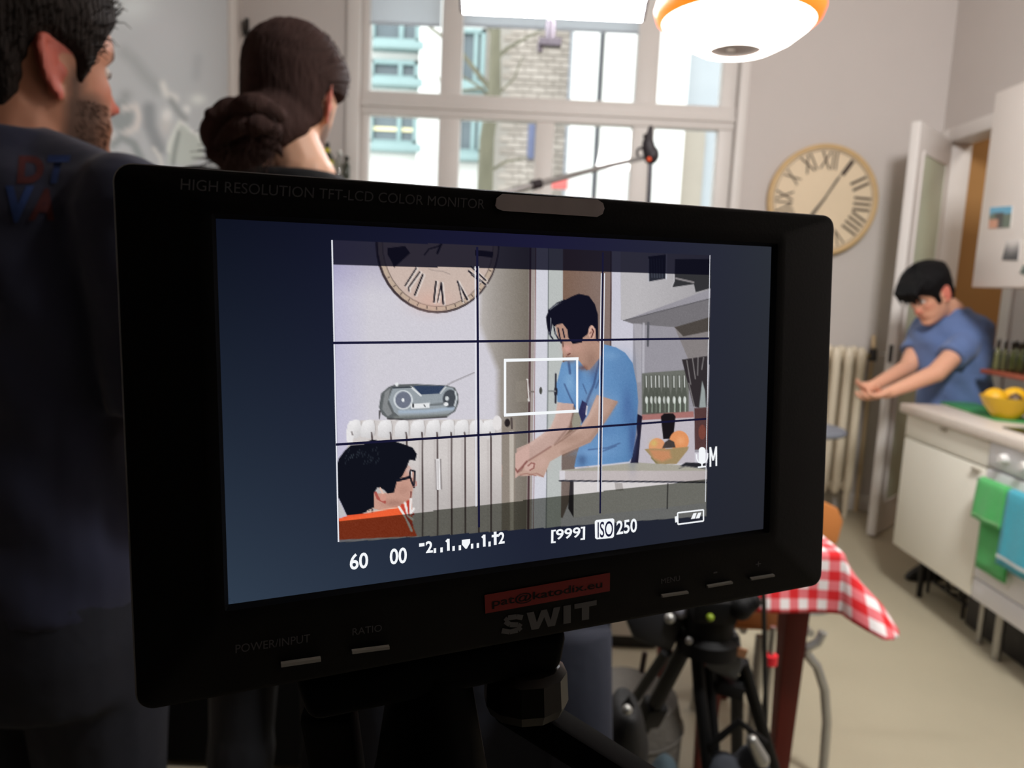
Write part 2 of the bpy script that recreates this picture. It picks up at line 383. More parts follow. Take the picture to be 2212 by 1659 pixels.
poly(z2((1700, 300), (2110, 300), (2110, 610), (1925, 660), (1905, 572), (1665, 606), (1695, 540)), (50, 50, 53)); stroke(z2((1710, 510), (1900, 552)), (135, 130, 132), 4); stroke(z2((1690, 470), (1690, 540), (1665, 605)), (190, 188, 192), 2)
# bottles behind the man
poly(z2((1340, 1540), (1850, 1500), (1850, 2050), (1340, 2050)), (108, 110, 104))
for x in (1385, 1440, 1485, 1525, 1580, 1620, 1685, 1745, 1800):
    poly(z2((x - 16, 1560), (x + 16, 1560), (x + 18, 1700), (x + 34, 1800), (x + 34, 1985), (x - 34, 1985), (x - 34, 1800), (x - 18, 1700)), (70, 74, 66), alpha=.6)
    stroke(z2((x + 2, 1570), (x + 4, 1690)), (226, 228, 226), 2, alpha=.9); stroke(z2((x + 14, 1810), (x + 12, 1960)), (178, 190, 176), 2.6, alpha=.9); ell(*z2((x + 5, 1830))[0], 3, 8, (232, 236, 232), alpha=.8)
poly(z2((1775, 1392), (2050, 1352), (2060, 1900), (1990, 1920), (1900, 1900), (1840, 1659)), (50, 45, 48))
for a, b in (((1828, 1400), (1870, 1660)), ((1890, 1380), (1920, 1600)), ((1950, 1370), (1945, 1560)), ((2010, 1370), (1990, 1500)), ((1850, 1650), (1910, 1900))): stroke(z2(a, b), (150, 146, 146), 2, alpha=.8)
poly(z4((1995, 10), (2025, 120), (2035, 300), (1960, 320)), (150, 158, 158))
# shelf, white panel, bracket
poly(z4((1300, 430), (1910, 375), (1915, 910), (1290, 910)), (190, 183, 191)); poly(z4((1340, 380), (1900, 345), (1905, 410), (1345, 440)), (165, 112, 108)); poly(z4((1910, 310), (2060, 300), (2060, 760), (1915, 760)), (84, 58, 58)); ell(*z4((1995, 570))[0], 8, 16, (135, 72, 58), alpha=.7)
poly(z4((1545, 400), (1580, 368), (1680, 368), (1706, 400), (1680, 645), (1572, 645)), (26, 22, 26))
# bowl of fruit
ell(*z4((1505, 730))[0], 18, 19, (216, 150, 108)); ell(*z4((1745, 665))[0], 21, 22, (221, 146, 96)); glow(*z4((1470, 690))[0], 8, 8, (206, 190, 110), .7); glow(*z4((1760, 660))[0], 8, 8, (240, 175, 125), .6)
poly(z4((1368, 755), (1420, 748), (1600, 752), (1850, 728), (1835, 770), (1718, 916), (1494, 920), (1435, 830)), (158, 136, 98)); poly(z4((1420, 760), (1640, 770), (1660, 850), (1560, 890), (1470, 860)), (206, 138, 100), soft=7, alpha=.8); poly(z4((1560, 745), (1590, 680), (1635, 648), (1690, 675), (1706, 738)), (68, 60, 58)); stroke(z4((1445, 850), (1510, 915)), (130, 120, 84), 3)
# worktop and cabinet
poly(z4((446, 985), (640, 965), (900, 940), (1290, 900), (2110, 950), (2110, 1110), (446, 1092)), (166, 162, 150)); poly(z4((446, 990), (2110, 990), (2110, 1108), (446, 1092)), lambda x, y: np.array([190, 181, 181]) - 12 * np.clip((x - 1400) / 130, 0, 1)[:, None]); poly(z4((446, 988), (505, 988), (505, 1092), (446, 1092)), (212, 208, 214)); poly(z4((1750, 940), (1815, 900), (2060, 905), (2060, 965)), (40, 40, 46)); stroke(z4((1745, 965), (1815, 940), (2060, 975)), (110, 108, 108), 2)
poly(z4((560, 1100), (605, 1104), (600, 1500), (540, 1400)), (48, 44, 48))
poly(z4((598, 1110), (2110, 1125), (2110, 1330), (598, 1500)), (212, 207, 207)); stroke(z4((446, 1098), (2110, 1116)), (50, 50, 60), 3.4); poly(z4((1045, 1120), (1128, 1125), (1140, 1205), (1055, 1205)), (172, 166, 164)); stroke(z4((1622, 1130), (1616, 1400)), (70, 66, 70), 2.4)
# shirt of the man
shirt = z2((930, 1225), (1060, 1258), (1160, 1318), (1240, 1430), (1285, 1659), (1300, 1850), (1290, 2000), (1275, 2190), (1235, 2450), (1200, 2500), (1000, 2522), (605, 2560), (625, 2460), (660, 2335), (690, 2160), (610, 1900), (420, 1850), (412, 1659), (438, 1560), (470, 1425), (560, 1395), (640, 1385), (700, 1452), (740, 1512), (880, 1385), (900, 1330))
poly(z4((1168, 392), (1300, 375), (1345, 400), (1300, 905), (1215, 905), (1290, 600), (1275, 430), (1180, 420)), (30, 25, 42))
poly(shirt, lambda x, y: np.array([104, 146, 192]) - 18 * np.clip((x - 1300) / 70, 0, 1)[:, None])
for c, r, col, al in (((560, 1640), (14, 26), (140, 180, 215), .5), ((1120, 1480), (24, 30), (96, 134, 180), .5), ((1000, 2300), (40, 24), (110, 150, 195), .5), ((690, 2480), (10, 14), (60, 80, 120), .6), ((1240, 2250), (9, 50), (60, 80, 130), .6)): glow(*z2(c)[0], *r, col, al)
for c, r, col, al in (((820, 1500), (10, 34), (70, 104, 156), .7), ((650, 1560), (9, 24), (80, 116, 166), .6), ((760, 1900), (24, 14), (76, 112, 160), .6), ((1180, 1900), (12, 40), (72, 100, 152), .6), ((900, 2150), (30, 16), (84, 122, 172), .5), ((800, 2400), (40, 8), (122, 160, 204), .6), ((1000, 1350), (20, 10), (126, 164, 204), .5), ((1040, 1850), (14, 20), (116, 156, 200), .5)): glow(*z2(c)[0], *r, col, al)
for pp, w in (((500, 1659), (560, 1800), (610, 1900)), 3), (((880, 1395), (850, 1520), (820, 1659), (760, 1800), (690, 2000)), 5), (((910, 1400), (880, 1600), (840, 1700)), 3), (((700, 1659), (740, 1760)), 2), (((545, 1420), (560, 1540)), 5), (((760, 2370), (960, 2350), (1100, 2300)), 2), (((880, 2400), (1060, 2330)), 2): stroke(z2(*pp), (58, 76, 118), w, soft=3, alpha=.75)
poly(z4((690, 225), (745, 260), (735, 400), (690, 480), (650, 360)), (42, 44, 84)); stroke(z4((745, 290), (735, 380)), (205, 205, 215), 3)
poly(z4((600, 362), (652, 355), (682, 450), (672, 505), (590, 555), (575, 430)), (150, 146, 132))
# arms and hands
skin_a = lambda x, y: np.array([196, 166, 156]) - 14 * np.clip((y - 930) / 100, 0, 1)[:, None]
poly(z4((425, 250), (600, 262), (580, 400), (545, 555), (400, 730), (180, 872), (60, 962), (-20, 1015), (-20, 750), (120, 688), (250, 600), (350, 520), (400, 400)), skin_a)
stroke(z4((590, 380), (560, 500), (470, 610), (395, 705)), (120, 92, 84), 4, soft=4, alpha=.6)
poly(z3((1905, 1045), (1925, 935), (2010, 860), (2100, 785), (2230, 705), (2230, 1045), (2110, 1045), (2065, 1082), (1980, 1082)), (202, 168, 158))
poly(z4((850, 165), (925, 188), (1082, 238), (1000, 370), (860, 580), (780, 682), (480, 812), (340, 892), (300, 1000), (272, 1062), (180, 1040), (-20, 1045), (30, 990), (70, 920), (100, 880), (180, 830), (350, 728), (500, 620), (680, 500), (762, 380)), lambda x, y: np.array([190, 158, 144]) - 12 * np.clip((x - 1240) / 60, 0, 1)[:, None])
stroke(z4((870, 200), (780, 390), (700, 510), (520, 635)), (210, 182, 170), 6, soft=8, alpha=.6); stroke(z4((1060, 250), (980, 380), (850, 560), (770, 660), (480, 790)), (150, 120, 106), 6, soft=9, alpha=.6); stroke(z4((440, 270), (410, 420), (350, 540), (140, 700)), (214, 186, 176), 5, soft=8, alpha=.6)
for c, r, col, al in (((560, 640), (30, 14), (160, 128, 114), .6), ((860, 300), (22, 26), (205, 174, 160), .4), ((250, 900), (14, 16), (206, 172, 162), .5)): glow(*z4(c)[0], *r, col, al)
stroke(z4((-10, 1010), (30, 985), (70, 918), (110, 878), (190, 830), (350, 728)), (140, 102, 94), 3.4, soft=3, alpha=.8); poly(z4((60, 930), (110, 890), (190, 895), (185, 950), (130, 1000), (70, 985)), (206, 172, 162), soft=4, alpha=.9); stroke(z4((270, 1055), (200, 1020), (120, 1030)), (160, 116, 106), 3, alpha=.7); stroke(z4((680, 505), (500, 640), (390, 712)), (130, 100, 90), 3, alpha=.6); stroke(z4((105, 935), (140, 905), (175, 912), (165, 960), (125, 985)), (135, 80, 74), 3, alpha=.8); stroke(z4((15, 1035), (90, 1020), (190, 1045)), (160, 115, 105), 2)
stroke(z3((1950, 1010), (1960, 960), (1990, 955)), (130, 75, 70), 4, alpha=.8); stroke(z3((2015, 950), (2060, 945), (2100, 1000), (2150, 950), (2200, 890)), (125, 72, 68), 4, alpha=.75); stroke(z3((1920, 1045), (2000, 1040), (2060, 1075)), (165, 110, 102), 2)
# man's head
face = z2((395, 1000), (530, 990), (840, 1050), (880, 1180), (900, 1330), (880, 1375), (770, 1505), (722, 1485), (655, 1400), (490, 1375), (476, 1290), (466, 1200), (425, 1140))
poly(face, (176, 140, 124))
for c, r, col, al in (((530, 1270), (9, 9), (214, 160, 150), .9), ((640, 1250), (14, 12), (192, 150, 136), .7), ((790, 1400), (14, 22), (150, 118, 104), .8), ((570, 1385), (12, 8), (140, 112, 100), .7), ((470, 1090), (8, 14), (180, 140, 122), .7), ((700, 1480), (10, 6), (110, 70, 62), .7)): glow(*z2(c)[0], *r, col, al)
stroke(z2((535, 1340), (560, 1325)), (110, 64, 60), 3); stroke(z2((480, 1200), (484, 1250)), (70, 45, 45), 2); stroke(z2((520, 1360), (600, 1380)), (120, 84, 78), 2)
poly(z2((298, 930), (328, 860), (430, 788), (520, 735), (590, 700), (655, 676), (765, 700), (830, 790), (862, 900), (868, 1200), (842, 1170), (836, 1055), (790, 1040), (745, 1120), (700, 1152), (688, 1205), (590, 1222), (540, 1150), (530, 1065), (480, 1000), (420, 1010), (385, 1040), (370, 1005), (345, 1150), (322, 1100), (308, 1020)), (18, 18, 33))
for pp in (((345, 1000), (345, 1130), (372, 1165)), ((430, 1050), (455, 1180), (465, 1210)), ((480, 1060), (500, 1150)), ((385, 1040), (400, 1110), (440, 1180)), ((325, 860), (420, 780), (500, 745))): stroke(z2(*pp), (22, 22, 38), 3)
for pp in (((350, 940), (355, 1090)), ((330, 1090), (345, 1150)), ((400, 1090), (410, 1150)), ((340, 850), (420, 785))): stroke(z2(*pp), (190, 196, 206), 1.5, alpha=.6)
ell(*z2((796, 1095))[0], 7.5, 15, (208, 168, 152)); stroke(z2((800, 1060), (815, 1085), (800, 1130), (790, 1150)), (90, 50, 48), 3); stroke(z2((775, 1110), (790, 1090)), (120, 75, 68), 2)
# radiator and radio
poly(z3((250, 560), (280, 510), (400, 440), (1930, 430), (1925, 1700), (260, 1700)), lambda x, y: np.array([206, 200, 198]) - 20 * np.clip((y - 1000) / 80, 0, 1)[:, None])
for i, x in enumerate((330, 480, 665, 850, 1020, 1190, 1345, 1500, 1660, 1790)):
    poly(z3((x - 84, 620), (x - 78, 500), (x - 50, 450), (x + 20, 432), (x + 62, 445), (x + 76, 500), (x + 70, 600), (x + 30, 640)), lambda X, Y: np.array([234, 232, 233]) - 26 * np.clip((Y - 915) / 30, 0, 1)[:, None] - 14 * np.clip(((X - 700) * 5.027 - x) / 80, 0, 1)[:, None]); stroke(z3((x + 66, 450), (x + 78, 520), (x + 72, 600)), (160, 152, 150), 2, alpha=.6)
ell(*z3((280, 600))[0], 8, 22, (228, 226, 227)); stroke(z3((300, 570), (310, 600)), (120, 112, 112), 3); ell(*z3((1880, 470))[0], 10, 16, (226, 222, 222))
for x in (515, 720, 890, 1062, 1225, 1378, 1525, 1672, 1805): stroke(z3((x, 575), (x + 8, 640), (x + 8, 1700)), (78, 66, 66), 3.4); stroke(z3((x - 24, 660), (x - 18, 1700)), (178, 170, 168), 2.4, soft=5, alpha=.7)
poly(z3((1932, 440), (2080, 440), (2070, 1700), (1932, 1700)), (142, 132, 122)); poly(z3((2012, 560), (2062, 555), (2058, 1700), (2020, 1700)), (188, 180, 170)); ell(*z3((1990, 470))[0], 6, 9, (40, 34, 36)); stroke(z3((2035, 420), (2040, 530)), (80, 70, 68), 4)
poly(z3((1205, 870), (1270, 860), (1280, 1190), (1215, 1200)), (120, 112, 112)); poly(z3((1215, 862), (1258, 856), (1268, 1192), (1222, 1196)), (228, 225, 226)); stroke(z3((1238, 880), (1242, 1180)), (165, 160, 160), 1.5)
poly(z3((596, 300), (620, 150), (700, 80), (780, 50), (1000, 48), (1320, 62), (1420, 85), (1458, 160), (1462, 250), (1425, 345), (1340, 400), (850, 432), (700, 425), (630, 380)), (96, 100, 102))
poly(z3((700, 215), (745, 95), (940, 82), (1320, 72), (1400, 90), (1446, 180), (1440, 270), (1400, 345), (1330, 380), (830, 410), (760, 350)), (150, 158, 164)); poly(z3((660, 140), (720, 90), (690, 260), (740, 370), (690, 400), (630, 320)), (158, 160, 162), alpha=.6)
poly(z3((965, 68), (1318, 66), (1258, 150), (1050, 162)), (52, 66, 92)); stroke(z3((945, 80), (1050, 172)), (216, 220, 222), 4); stroke(z3((1318, 80), (1265, 145)), (206, 210, 212), 3); stroke(z3((745, 90), (945, 82)), (60, 66, 74), 3)
ell(*z3((860, 220))[0], 21, 21, (206, 212, 216)); ell(*z3((860, 220))[0], 17, 18, (110, 116, 132)); ell(*z3((858, 222))[0], 3, 4, (235, 238, 240)); ell(*z3((1370, 210))[0], 16, 20, (70, 75, 82)); ell(*z3((1335, 205))[0], 4, 5, (205, 210, 212)); stroke(z3((1425, 130), (1440, 200), (1420, 280)), (196, 202, 206), 4)
poly(z3((940, 265), (1150, 250), (1142, 305), (945, 315)), (228, 230, 232)); ell(*z3((968, 282))[0], 2, 5, (40, 42, 46)); stroke(z3((1085, 275), (1100, 295)), (60, 62, 66), 2); stroke(z3((1160, 275), (1340, 258)), (112, 118, 122), 5); ell(*z3((1325, 268))[0], 5, 4, (230, 232, 234)); stroke(z3((820, 350), (1100, 345), (1400, 312)), (168, 186, 206), 7, soft=4, alpha=.7); stroke(z3((770, 410), (1340, 385)), (120, 124, 122), 6, soft=4, alpha=.8)
stroke(z3((1330, 62), (1400, 25), (1630, -75)), (150, 146, 150), 2.4); ell(*z3((790, 52))[0], 4, 4, (228, 230, 232)); stroke(z3((605, 340), (600, 420)), (60, 58, 58), 3); stroke(z3((690, 425), (900, 435), (1330, 405)), (50, 48, 50), 3, alpha=.8)
# seated man in glasses
poly(z3((920, 930), (962, 985), (990, 1020), (998, 1130), (965, 1180), (950, 1300), (900, 1330), (800, 1395), (650, 1430), (530, 1400), (540, 1240), (700, 1230), (800, 1080)), (198, 152, 136))
for c, r, col, al in (((930, 980), (8, 10), (206, 190, 188), .7), ((860, 1200), (16, 14), (176, 132, 118), .6), ((760, 1340), (22, 8), (150, 108, 96), .6)): glow(*z3(c)[0], *r, col, al)
poly(z3((140, 940), (158, 860), (225, 770), (290, 712), (430, 700), (520, 650), (620, 668), (720, 655), (860, 700), (962, 738), (1008, 810), (992, 880), (930, 870), (900, 945), (850, 1050), (792, 1100), (760, 1225), (692, 1240), (650, 1195), (580, 1170), (540, 1240), (545, 1400), (380, 1470), (250, 1480), (190, 1350), (140, 1250)), (16, 18, 28))
for i in range(26):
    x = 240 + 30 * (i % 13) + rng.uniform(-10, 10); y = 770 + 60 * (i // 13) + rng.uniform(-40, 60); stroke(z3((x, y), (x - 12, y + 40)), (96, 112, 120), 1.4, alpha=.3)
stroke(z3((800, 1095), (930, 1060)), (20, 22, 34), 6); stroke(z3((940, 985), (985, 995), (978, 1170), (955, 1120), (930, 1040), (940, 985)), (20, 22, 34), 4); stroke(z3((955, 1060), (950, 1000)), (230, 230, 232), 2)
stroke(z3((560, 1230), (585, 1290), (660, 1330)), (170, 84, 76), 6); stroke(z3((610, 1180), (640, 1240)), (225, 190, 175), 4); ell(*z3((640, 1280))[0], 7, 8, (206, 150, 134)); stroke(z3((975, 1160), (1005, 1150), (1000, 1110)), (190, 130, 122), 2); stroke(z3((945, 1220), (940, 1290)), (120, 60, 58), 3)
poly(z3((150, 1515), (260, 1475), (540, 1440), (800, 1388), (950, 1295), (960, 1580), (1010, 1700), (150, 1740)), (226, 88, 52)); poly(z3((150, 1515), (420, 1470), (800, 1385), (810, 1400), (830, 1470), (150, 1560)), (236, 96, 54), soft=6)
for k, c in enumerate(((232, 228, 226), (190, 70, 58), (232, 228, 226), (180, 66, 56), (232, 228, 226))):
    stroke(z3((815 + 32 * k, 1385 - 22 * k), (890 + 12 * k, 1500 - 10 * k), (950 + 6 * k, 1640 - 60 * k)), c, 5)
stroke(z3((540, 1395), (470, 1425), (480, 1440), (800, 1388)), (232, 200, 180), 2, alpha=.8)
poly(z3((135, 1250), (180, 1350), (240, 1470), (150, 1500)), (190, 188, 190))
# handles
stroke(z4((95, 0), (112, 230)), (222, 218, 214), 4); stroke(z4((88, 10), (100, 200)), (110, 90, 84), 2); stroke(z4((120, 130), (165, 132)), (120, 112, 108), 3); ell(*z4((242, 120))[0], 3, 8, (66, 66, 60)); stroke(z4((405, -60), (402, 250)), (42, 40, 52), 4); ell(*z4((405, 130))[0], 4, 10, (42, 40, 52)); stroke(z4((320, 125), (400, 125)), (130, 132, 134), 3); poly(z4((-30, 20), (92, 10), (96, 240), (-30, 240)), (142, 134, 124), alpha=.5)
# letterbox bands of the recorder, dimming the top and the bottom of the picture
def inside_lv(x, y):
    top = 518 + (x - 718) * (551 - 518) / 818; bot = 1172 + (x - 732) * (1115 - 1172) / 794; lf = 718 + (y - 518) * 14 / 654; rg = 1536 - (y - 551) * 10 / 564
    return (y > top) & (y < bot) & (x > lf) & (x < rg)
inn = inside_lv(SXp, SYp)
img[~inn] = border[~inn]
tb = inn & (SYp < 571 + (SXp - 720) * 23 / 816); img[tb] = img[tb] * np.array([.19, .19, .2]) + np.array([7, 7, 18])
bb = inn & (SYp > 1127 - (SXp - 732) * .1155); img[bb] = img[bb] * np.array([.5, .51, .48]); 
img += rng.normal(0, 2.2, (len(img), 1)) * (img.mean(1, keepdims=True) > 60)
img = np.clip(img, 0, 255)
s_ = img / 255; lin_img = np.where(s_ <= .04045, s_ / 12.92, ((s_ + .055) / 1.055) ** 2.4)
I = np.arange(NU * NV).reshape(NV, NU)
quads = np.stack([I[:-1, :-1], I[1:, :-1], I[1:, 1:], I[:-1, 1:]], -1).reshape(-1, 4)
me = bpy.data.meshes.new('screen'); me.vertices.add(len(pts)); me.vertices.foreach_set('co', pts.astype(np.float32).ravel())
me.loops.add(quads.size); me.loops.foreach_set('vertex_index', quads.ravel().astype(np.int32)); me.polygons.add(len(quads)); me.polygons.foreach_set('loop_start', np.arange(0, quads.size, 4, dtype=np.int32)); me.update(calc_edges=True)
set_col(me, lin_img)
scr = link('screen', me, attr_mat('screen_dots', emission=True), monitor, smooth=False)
scr['label'] = 'lit screen showing a man at a kitchen counter and a seated man in glasses'

# ------------------------------------------------------------------ lettering helpers
_txt = {}
def text_geo(s, bold=0.0):
    k = (s, bold)
    if k in _txt: return _txt[k]
    cu = bpy.data.curves.new('lettering', 'FONT'); cu.body = s; cu.offset = bold; cu.resolution_u = 4
    o = bpy.data.objects.new('lettering', cu); COL.objects.link(o)
    dg = bpy.context.evaluated_depsgraph_get(); me = bpy.data.meshes.new_from_object(o.evaluated_get(dg))
    v = verts_of(me)[:, :2].copy(); f = [tuple(p.vertices) for p in me.polygons]
    bpy.data.objects.remove(o); bpy.data.curves.remove(cu); bpy.data.meshes.remove(me)
    v -= v.min(0); v /= v.max(0); _txt[k] = (v, f); return v, f
def plate_text(name, s, BL, BR, TL, m, h=.0017, bold=0.0, parent=None, label=None):
    v, f = text_geo(s, bold); b, r, t = [Vector(muv(*q)) for q in (BL, BR, TL)]
    g = G(); g.add([mp(*(b + (r - b) * float(x) + (t - b) * float(y)), h) for x, y in v], f)
    o = link(name, g.mesh(name), m, parent or monitor, smooth=False)
    if label: o['label'] = label
    return o
def plate(name, pp, m, h, parent=None, th=.00006):
    g = G(); g.prism([MPX(x, y, h - th) for x, y in pp], MN * th); return g.build(name, m, parent or monitor, smooth=False)
def plate_line(g, pp, w, h):
    uv = [Vector(muv(*p)) for p in pp]
    for a, b in zip(uv, uv[1:]):
        d = (b - a).normalized(); n = Vector((-d.y, d.x)) * w / 2
        g.add([mp(*(a + n), h), mp(*(a - n), h), mp(*(b - n), h), mp(*(b + n), h)], [(0, 1, 2, 3)])
ow = screen_emit('screen_white', (244, 247, 250)); od = screen_emit('screen_dark', (24, 24, 52))
pxm = .195 / 1200                                    # metres per photo pixel on the screen plane
hs = -.0006
# guide lines drawn by the recorder
g = G()
pale = screen_emit('screen_pale', (226, 228, 236))
def guide(pp, w, m, h): 
    g = G(); plate_line(g, pp, w * pxm, h); g.build('guide_line', m, scr, smooth=False)
for a, b in (((1031.5, 575), (1033.5, 1095)), ((1304.5, 590), (1297, 1062))):
    for off in (-3.6, 3.6): guide([(a[0] + off, a[1]), (b[0] + off, b[1])], 2.2, pale, hs)
guide([(718, 518), (732, 1172)], 2.6, pale, hs); guide([(1536, 551), (1526, 1085)], 1.6, pale, hs)
guide([(1032, 533), (1036, 1140)], 4.5, od, hs + .0001); guide([(1304, 545), (1298, 1110)], 4, od, hs + .0001)
guide([(720, 741), (1140, 736.5), (1533, 731)], 4.6, od, hs + .0001); guide([(726, 961), (1140, 933.5), (1528, 905)], 4.6, od, hs + .0001)
g = G()
g = G()
plate_line(g, [(1090, 778.5), (1251, 775)], 6 * pxm, hs + .0002); plate_line(g, [(1248, 775), (1248, 889)], 5 * pxm, hs + .0002); plate_line(g, [(1251, 888), (1090, 897)], 6 * pxm, hs + .0002); plate_line(g, [(1092, 898), (1092, 776)], 5 * pxm, hs + .0002)
g.build('focus_frame', ow, scr, smooth=False)
# figures under the picture
q5 = lambda *p: [(700 + a / 2.572, 1080 + b / 2.572) for a, b in p]
def osd(s, BL, BR, TL, bold=.02): 
    a, b, c = q5(BL, BR, TL); plate_text('readout', s, a, b, c, ow, hs + .0002, bold, parent=scr)
osd('60', (145, 392), (247, 380), (144, 302)); osd('00', (367, 363), (462, 352), (367, 274)); osd('2', (568, 298), (607, 294), (566, 232), .03); osd('2', (972, 247), (1006, 243), (972, 182), .03)
osd('[999]', (1264, 243), (1453, 222), (1265, 168), .02); osd('250', (1628, 196), (1742, 180), (1628, 118), .02)
g = G()
for x, y in ((618, 297), (655, 293), (722, 285), (757, 281), (825, 272), (857, 268), (922, 260)): 
    pp = q5((x - 7, y - 27), (x + 7, y - 29), (x + 7, y), (x - 7, y + 2)); plate_line(g, [((pp[0][0] + pp[1][0]) / 2, pp[0][1]), ((pp[2][0] + pp[3][0]) / 2, pp[2][1])], 5 * pxm, hs + .0002)
for x, y in ((693, 284), (893, 261)): plate_line(g, q5((x, y), (x - 1, y - 66)), 5.6 * pxm, hs + .0002); plate_line(g, q5((x + 1, y - 64), (x - 14, y - 50)), 4 * pxm, hs + .0002)
plate_line(g, q5((530, 253), (560, 249)), 6.5 * pxm, hs + .0002); plate_line(g, q5((953, 178), (954, 252)), 6 * pxm, hs + .0002); plate_line(g, q5((934, 203), (972, 199)), 5 * pxm, hs + .0002)
g.add([mp(*muv(*p), hs + .0002) for p in q5((768, 224), (814, 218), (814, 240), (796, 272), (788, 273), (768, 250))], [(0, 1, 2, 3, 4, 5)])
g.build('exposure_scale', ow, scr, smooth=False)
pp = q5((1508, 122), (1516, 113), (1608, 104), (1617, 111), (1615, 204), (1607, 213), (1520, 221), (1510, 214))
g = G(); g.add([mp(*muv(*p), hs + .0001) for p in pp], [tuple(range(8))]); g.build('sensitivity_badge', ow, scr, smooth=False)
a, b, c = q5((1522, 212), (1608, 204), (1522, 124)); plate_text('readout', 'ISO', a, b, c, od, hs + .0003, .01, parent=scr)
g = G(); plate_line(g, q5((1968, 73), (2112, 56), (2112, 118), (1970, 137), (1968, 73)), 3.4 * pxm, hs + .0002); g.add([mp(*muv(*p), hs + .0002) for p in q5((1952, 94), (1968, 90), (1970, 124), (1955, 127))], [(0, 1, 2, 3)])
for d in (0, 26): g.add([mp(*muv(*p), hs + .0002) for p in q5((2042 + d, 108 - d * .12), (2056 + d, 76 - d * .1), (2074 + d, 73 - d * .1), (2064 + d, 105 - d * .12))], [(0, 1, 2, 3)])
g.build('battery_symbol', ow, scr, smooth=False)
g = G(); cap = [(2002 + 37 * math.cos(t), 822 + (46 if math.sin(t) * 0 == 0 else 0) * 0 + 37 * math.sin(t) + (50 if math.sin(t) > 0 else -50)) for t in np.linspace(0, 2 * PI, 24, endpoint=False)]
g.add([mp(*muv(*p), hs + .0002) for p in z4(*cap)], [tuple(range(24))])
plate_line(g, z4((1940, 812), (1943, 860), (1960, 896), (2000, 912), (2042, 894), (2060, 858), (2064, 800)), 3 * pxm, hs + .0002); plate_line(g, z4((2000, 905), (2000, 952)), 4 * pxm, hs + .0002); plate_line(g, z4((1955, 955), (2042, 945)), 3.4 * pxm, hs + .0002)
g.build('microphone_symbol', ow, scr, smooth=False)
g = G(); plate_line(g, z4((2092, 948), (2090, 735), (2122, 880), (2155, 728), (2156, 940)), 4.6 * pxm, hs + .0002); g.build('readout', ow, scr, smooth=False)
# printing on the housing
faint = mat('faint_print', (104, 104, 108), rough=.6, var=.15)
plate_text('lettering', 'HIGH RESOLUTION TFT-LCD COLOR MONITOR', (390, 412), (1042, 453), (391, 388), faint)
plate_text('lettering', 'POWER/INPUT', (508, 1406), (668, 1382), (508, 1388), faint); plate_text('lettering', 'RATIO', (759, 1368), (822, 1359), (759, 1353), faint); plate_text('lettering', 'MENU', (1423, 1258), (1463, 1251), (1422, 1247), faint)
plate_text('lettering', '-', (1535, 1236), (1543, 1234.5), (1535, 1233), faint); plate_text('lettering', '+', (1626, 1222), (1637, 1220), (1626, 1211), faint)
q2 = lambda *p: [(1010 + a / 6.9125, 1220 + b / 6.9125) for a, b in p]
a, b, c = q2((470, 1030), (1890, 775), (470, 740)); 
logo = mat('logo_grey', (128, 128, 130), rough=.5, var=.1)
def logo_poly(pp): 
    g = G(); g.add([mp(*muv(*p), .0018) for p in q2(*pp)], [tuple(range(len(pp)))]); return g
g = G(); plate_line(g, q2((790, 760), (700, 745), (570, 765), (530, 815), (600, 862), (720, 868), (765, 900), (720, 945), (600, 972), (480, 955)), 72 / 6.9 * pxm, .0018); v0 = g
v0.build('logo_letter', logo, monitor, smooth=False)
logo_poly([(848, 690), (955, 672), (1000, 830), (1065, 652), (1150, 637), (1205, 800), (1250, 615), (1350, 598), (1270, 880), (1165, 897), (1110, 752), (1030, 925), (922, 943)]).build('logo_letter', logo, monitor, smooth=False)
logo_poly([(1395, 590), (1505, 570), (1505, 838), (1395, 856)]).build('logo_letter', logo, monitor, smooth=False)
logo_poly([(1558, 562), (1890, 500), (1888, 575), (1778, 596), (1775, 785), (1668, 803), (1668, 615), (1560, 632)]).build('logo_letter', logo, monitor, smooth=False)
st = plate('sticker', q2((222, 425), (2085, 95), (2082, 365), (235, 698)), mat('red_sticker', (176, 60, 57), rough=.6, var=.08, scale=80), .0019, th=.00012); st['label'] = 'red name sticker with dark print'
a, b, c = q2((335, 632), (1968, 345), (335, 480)); c2 = q2((335, 470))[0]
plate_text('lettering', 'pat@katodix.eu', a, b, c2, mat('sticker_ink', (24, 8, 10), var=.05), .002, .012, parent=st)
# tally window and buttons
caps_ = [(1065, 446), (1068, 430), (1080, 421), (1284, 433), (1296, 441), (1299, 452), (1295, 464), (1284, 470), (1082, 457), (1069, 452)]
cp = plate('tally_window', caps_, mat('tally_window', (232, 220, 222), rough=.45, var=.12, scale=120), .0021, th=.0008); cp['label'] = 'grey rounded tally light window'
for (x0, y0, x1, y1, hh) in ((605, 1422, 690, 1410, 13), (757, 1396, 837, 1386, 11), (1422, 1279, 1478, 1271, 9), (1520, 1259, 1573, 1250, 9), (1613, 1243, 1663, 1235, 9)):
    u0, v0_ = muv(x0, y0); u1, v1_ = muv(x1, y1); hgt = hh * pxm * 1.0
    g = G(); a, b = mp(u0, v0_, .0005), mp(u1, v1_, .0005); d = (b - a).normalized()
    g.add([a, b, b - MU * hgt, a - MU * hgt, a + MN * .0022 - MU * hgt * .3, b + MN * .0022 - MU * hgt * .3, b + MN * .0022 - MU * hgt * .75, a + MN * .0022 - MU * hgt * .75], [(0, 1, 5, 4), (4, 5, 6, 7), (7, 6, 2, 3), (0, 4, 7, 3), (1, 2, 6, 5)])
    g.build('button', mat('button_grey', (190, 190, 184), rough=.3, var=.1), monitor, smooth=False)['label'] = 'slim grey push button'
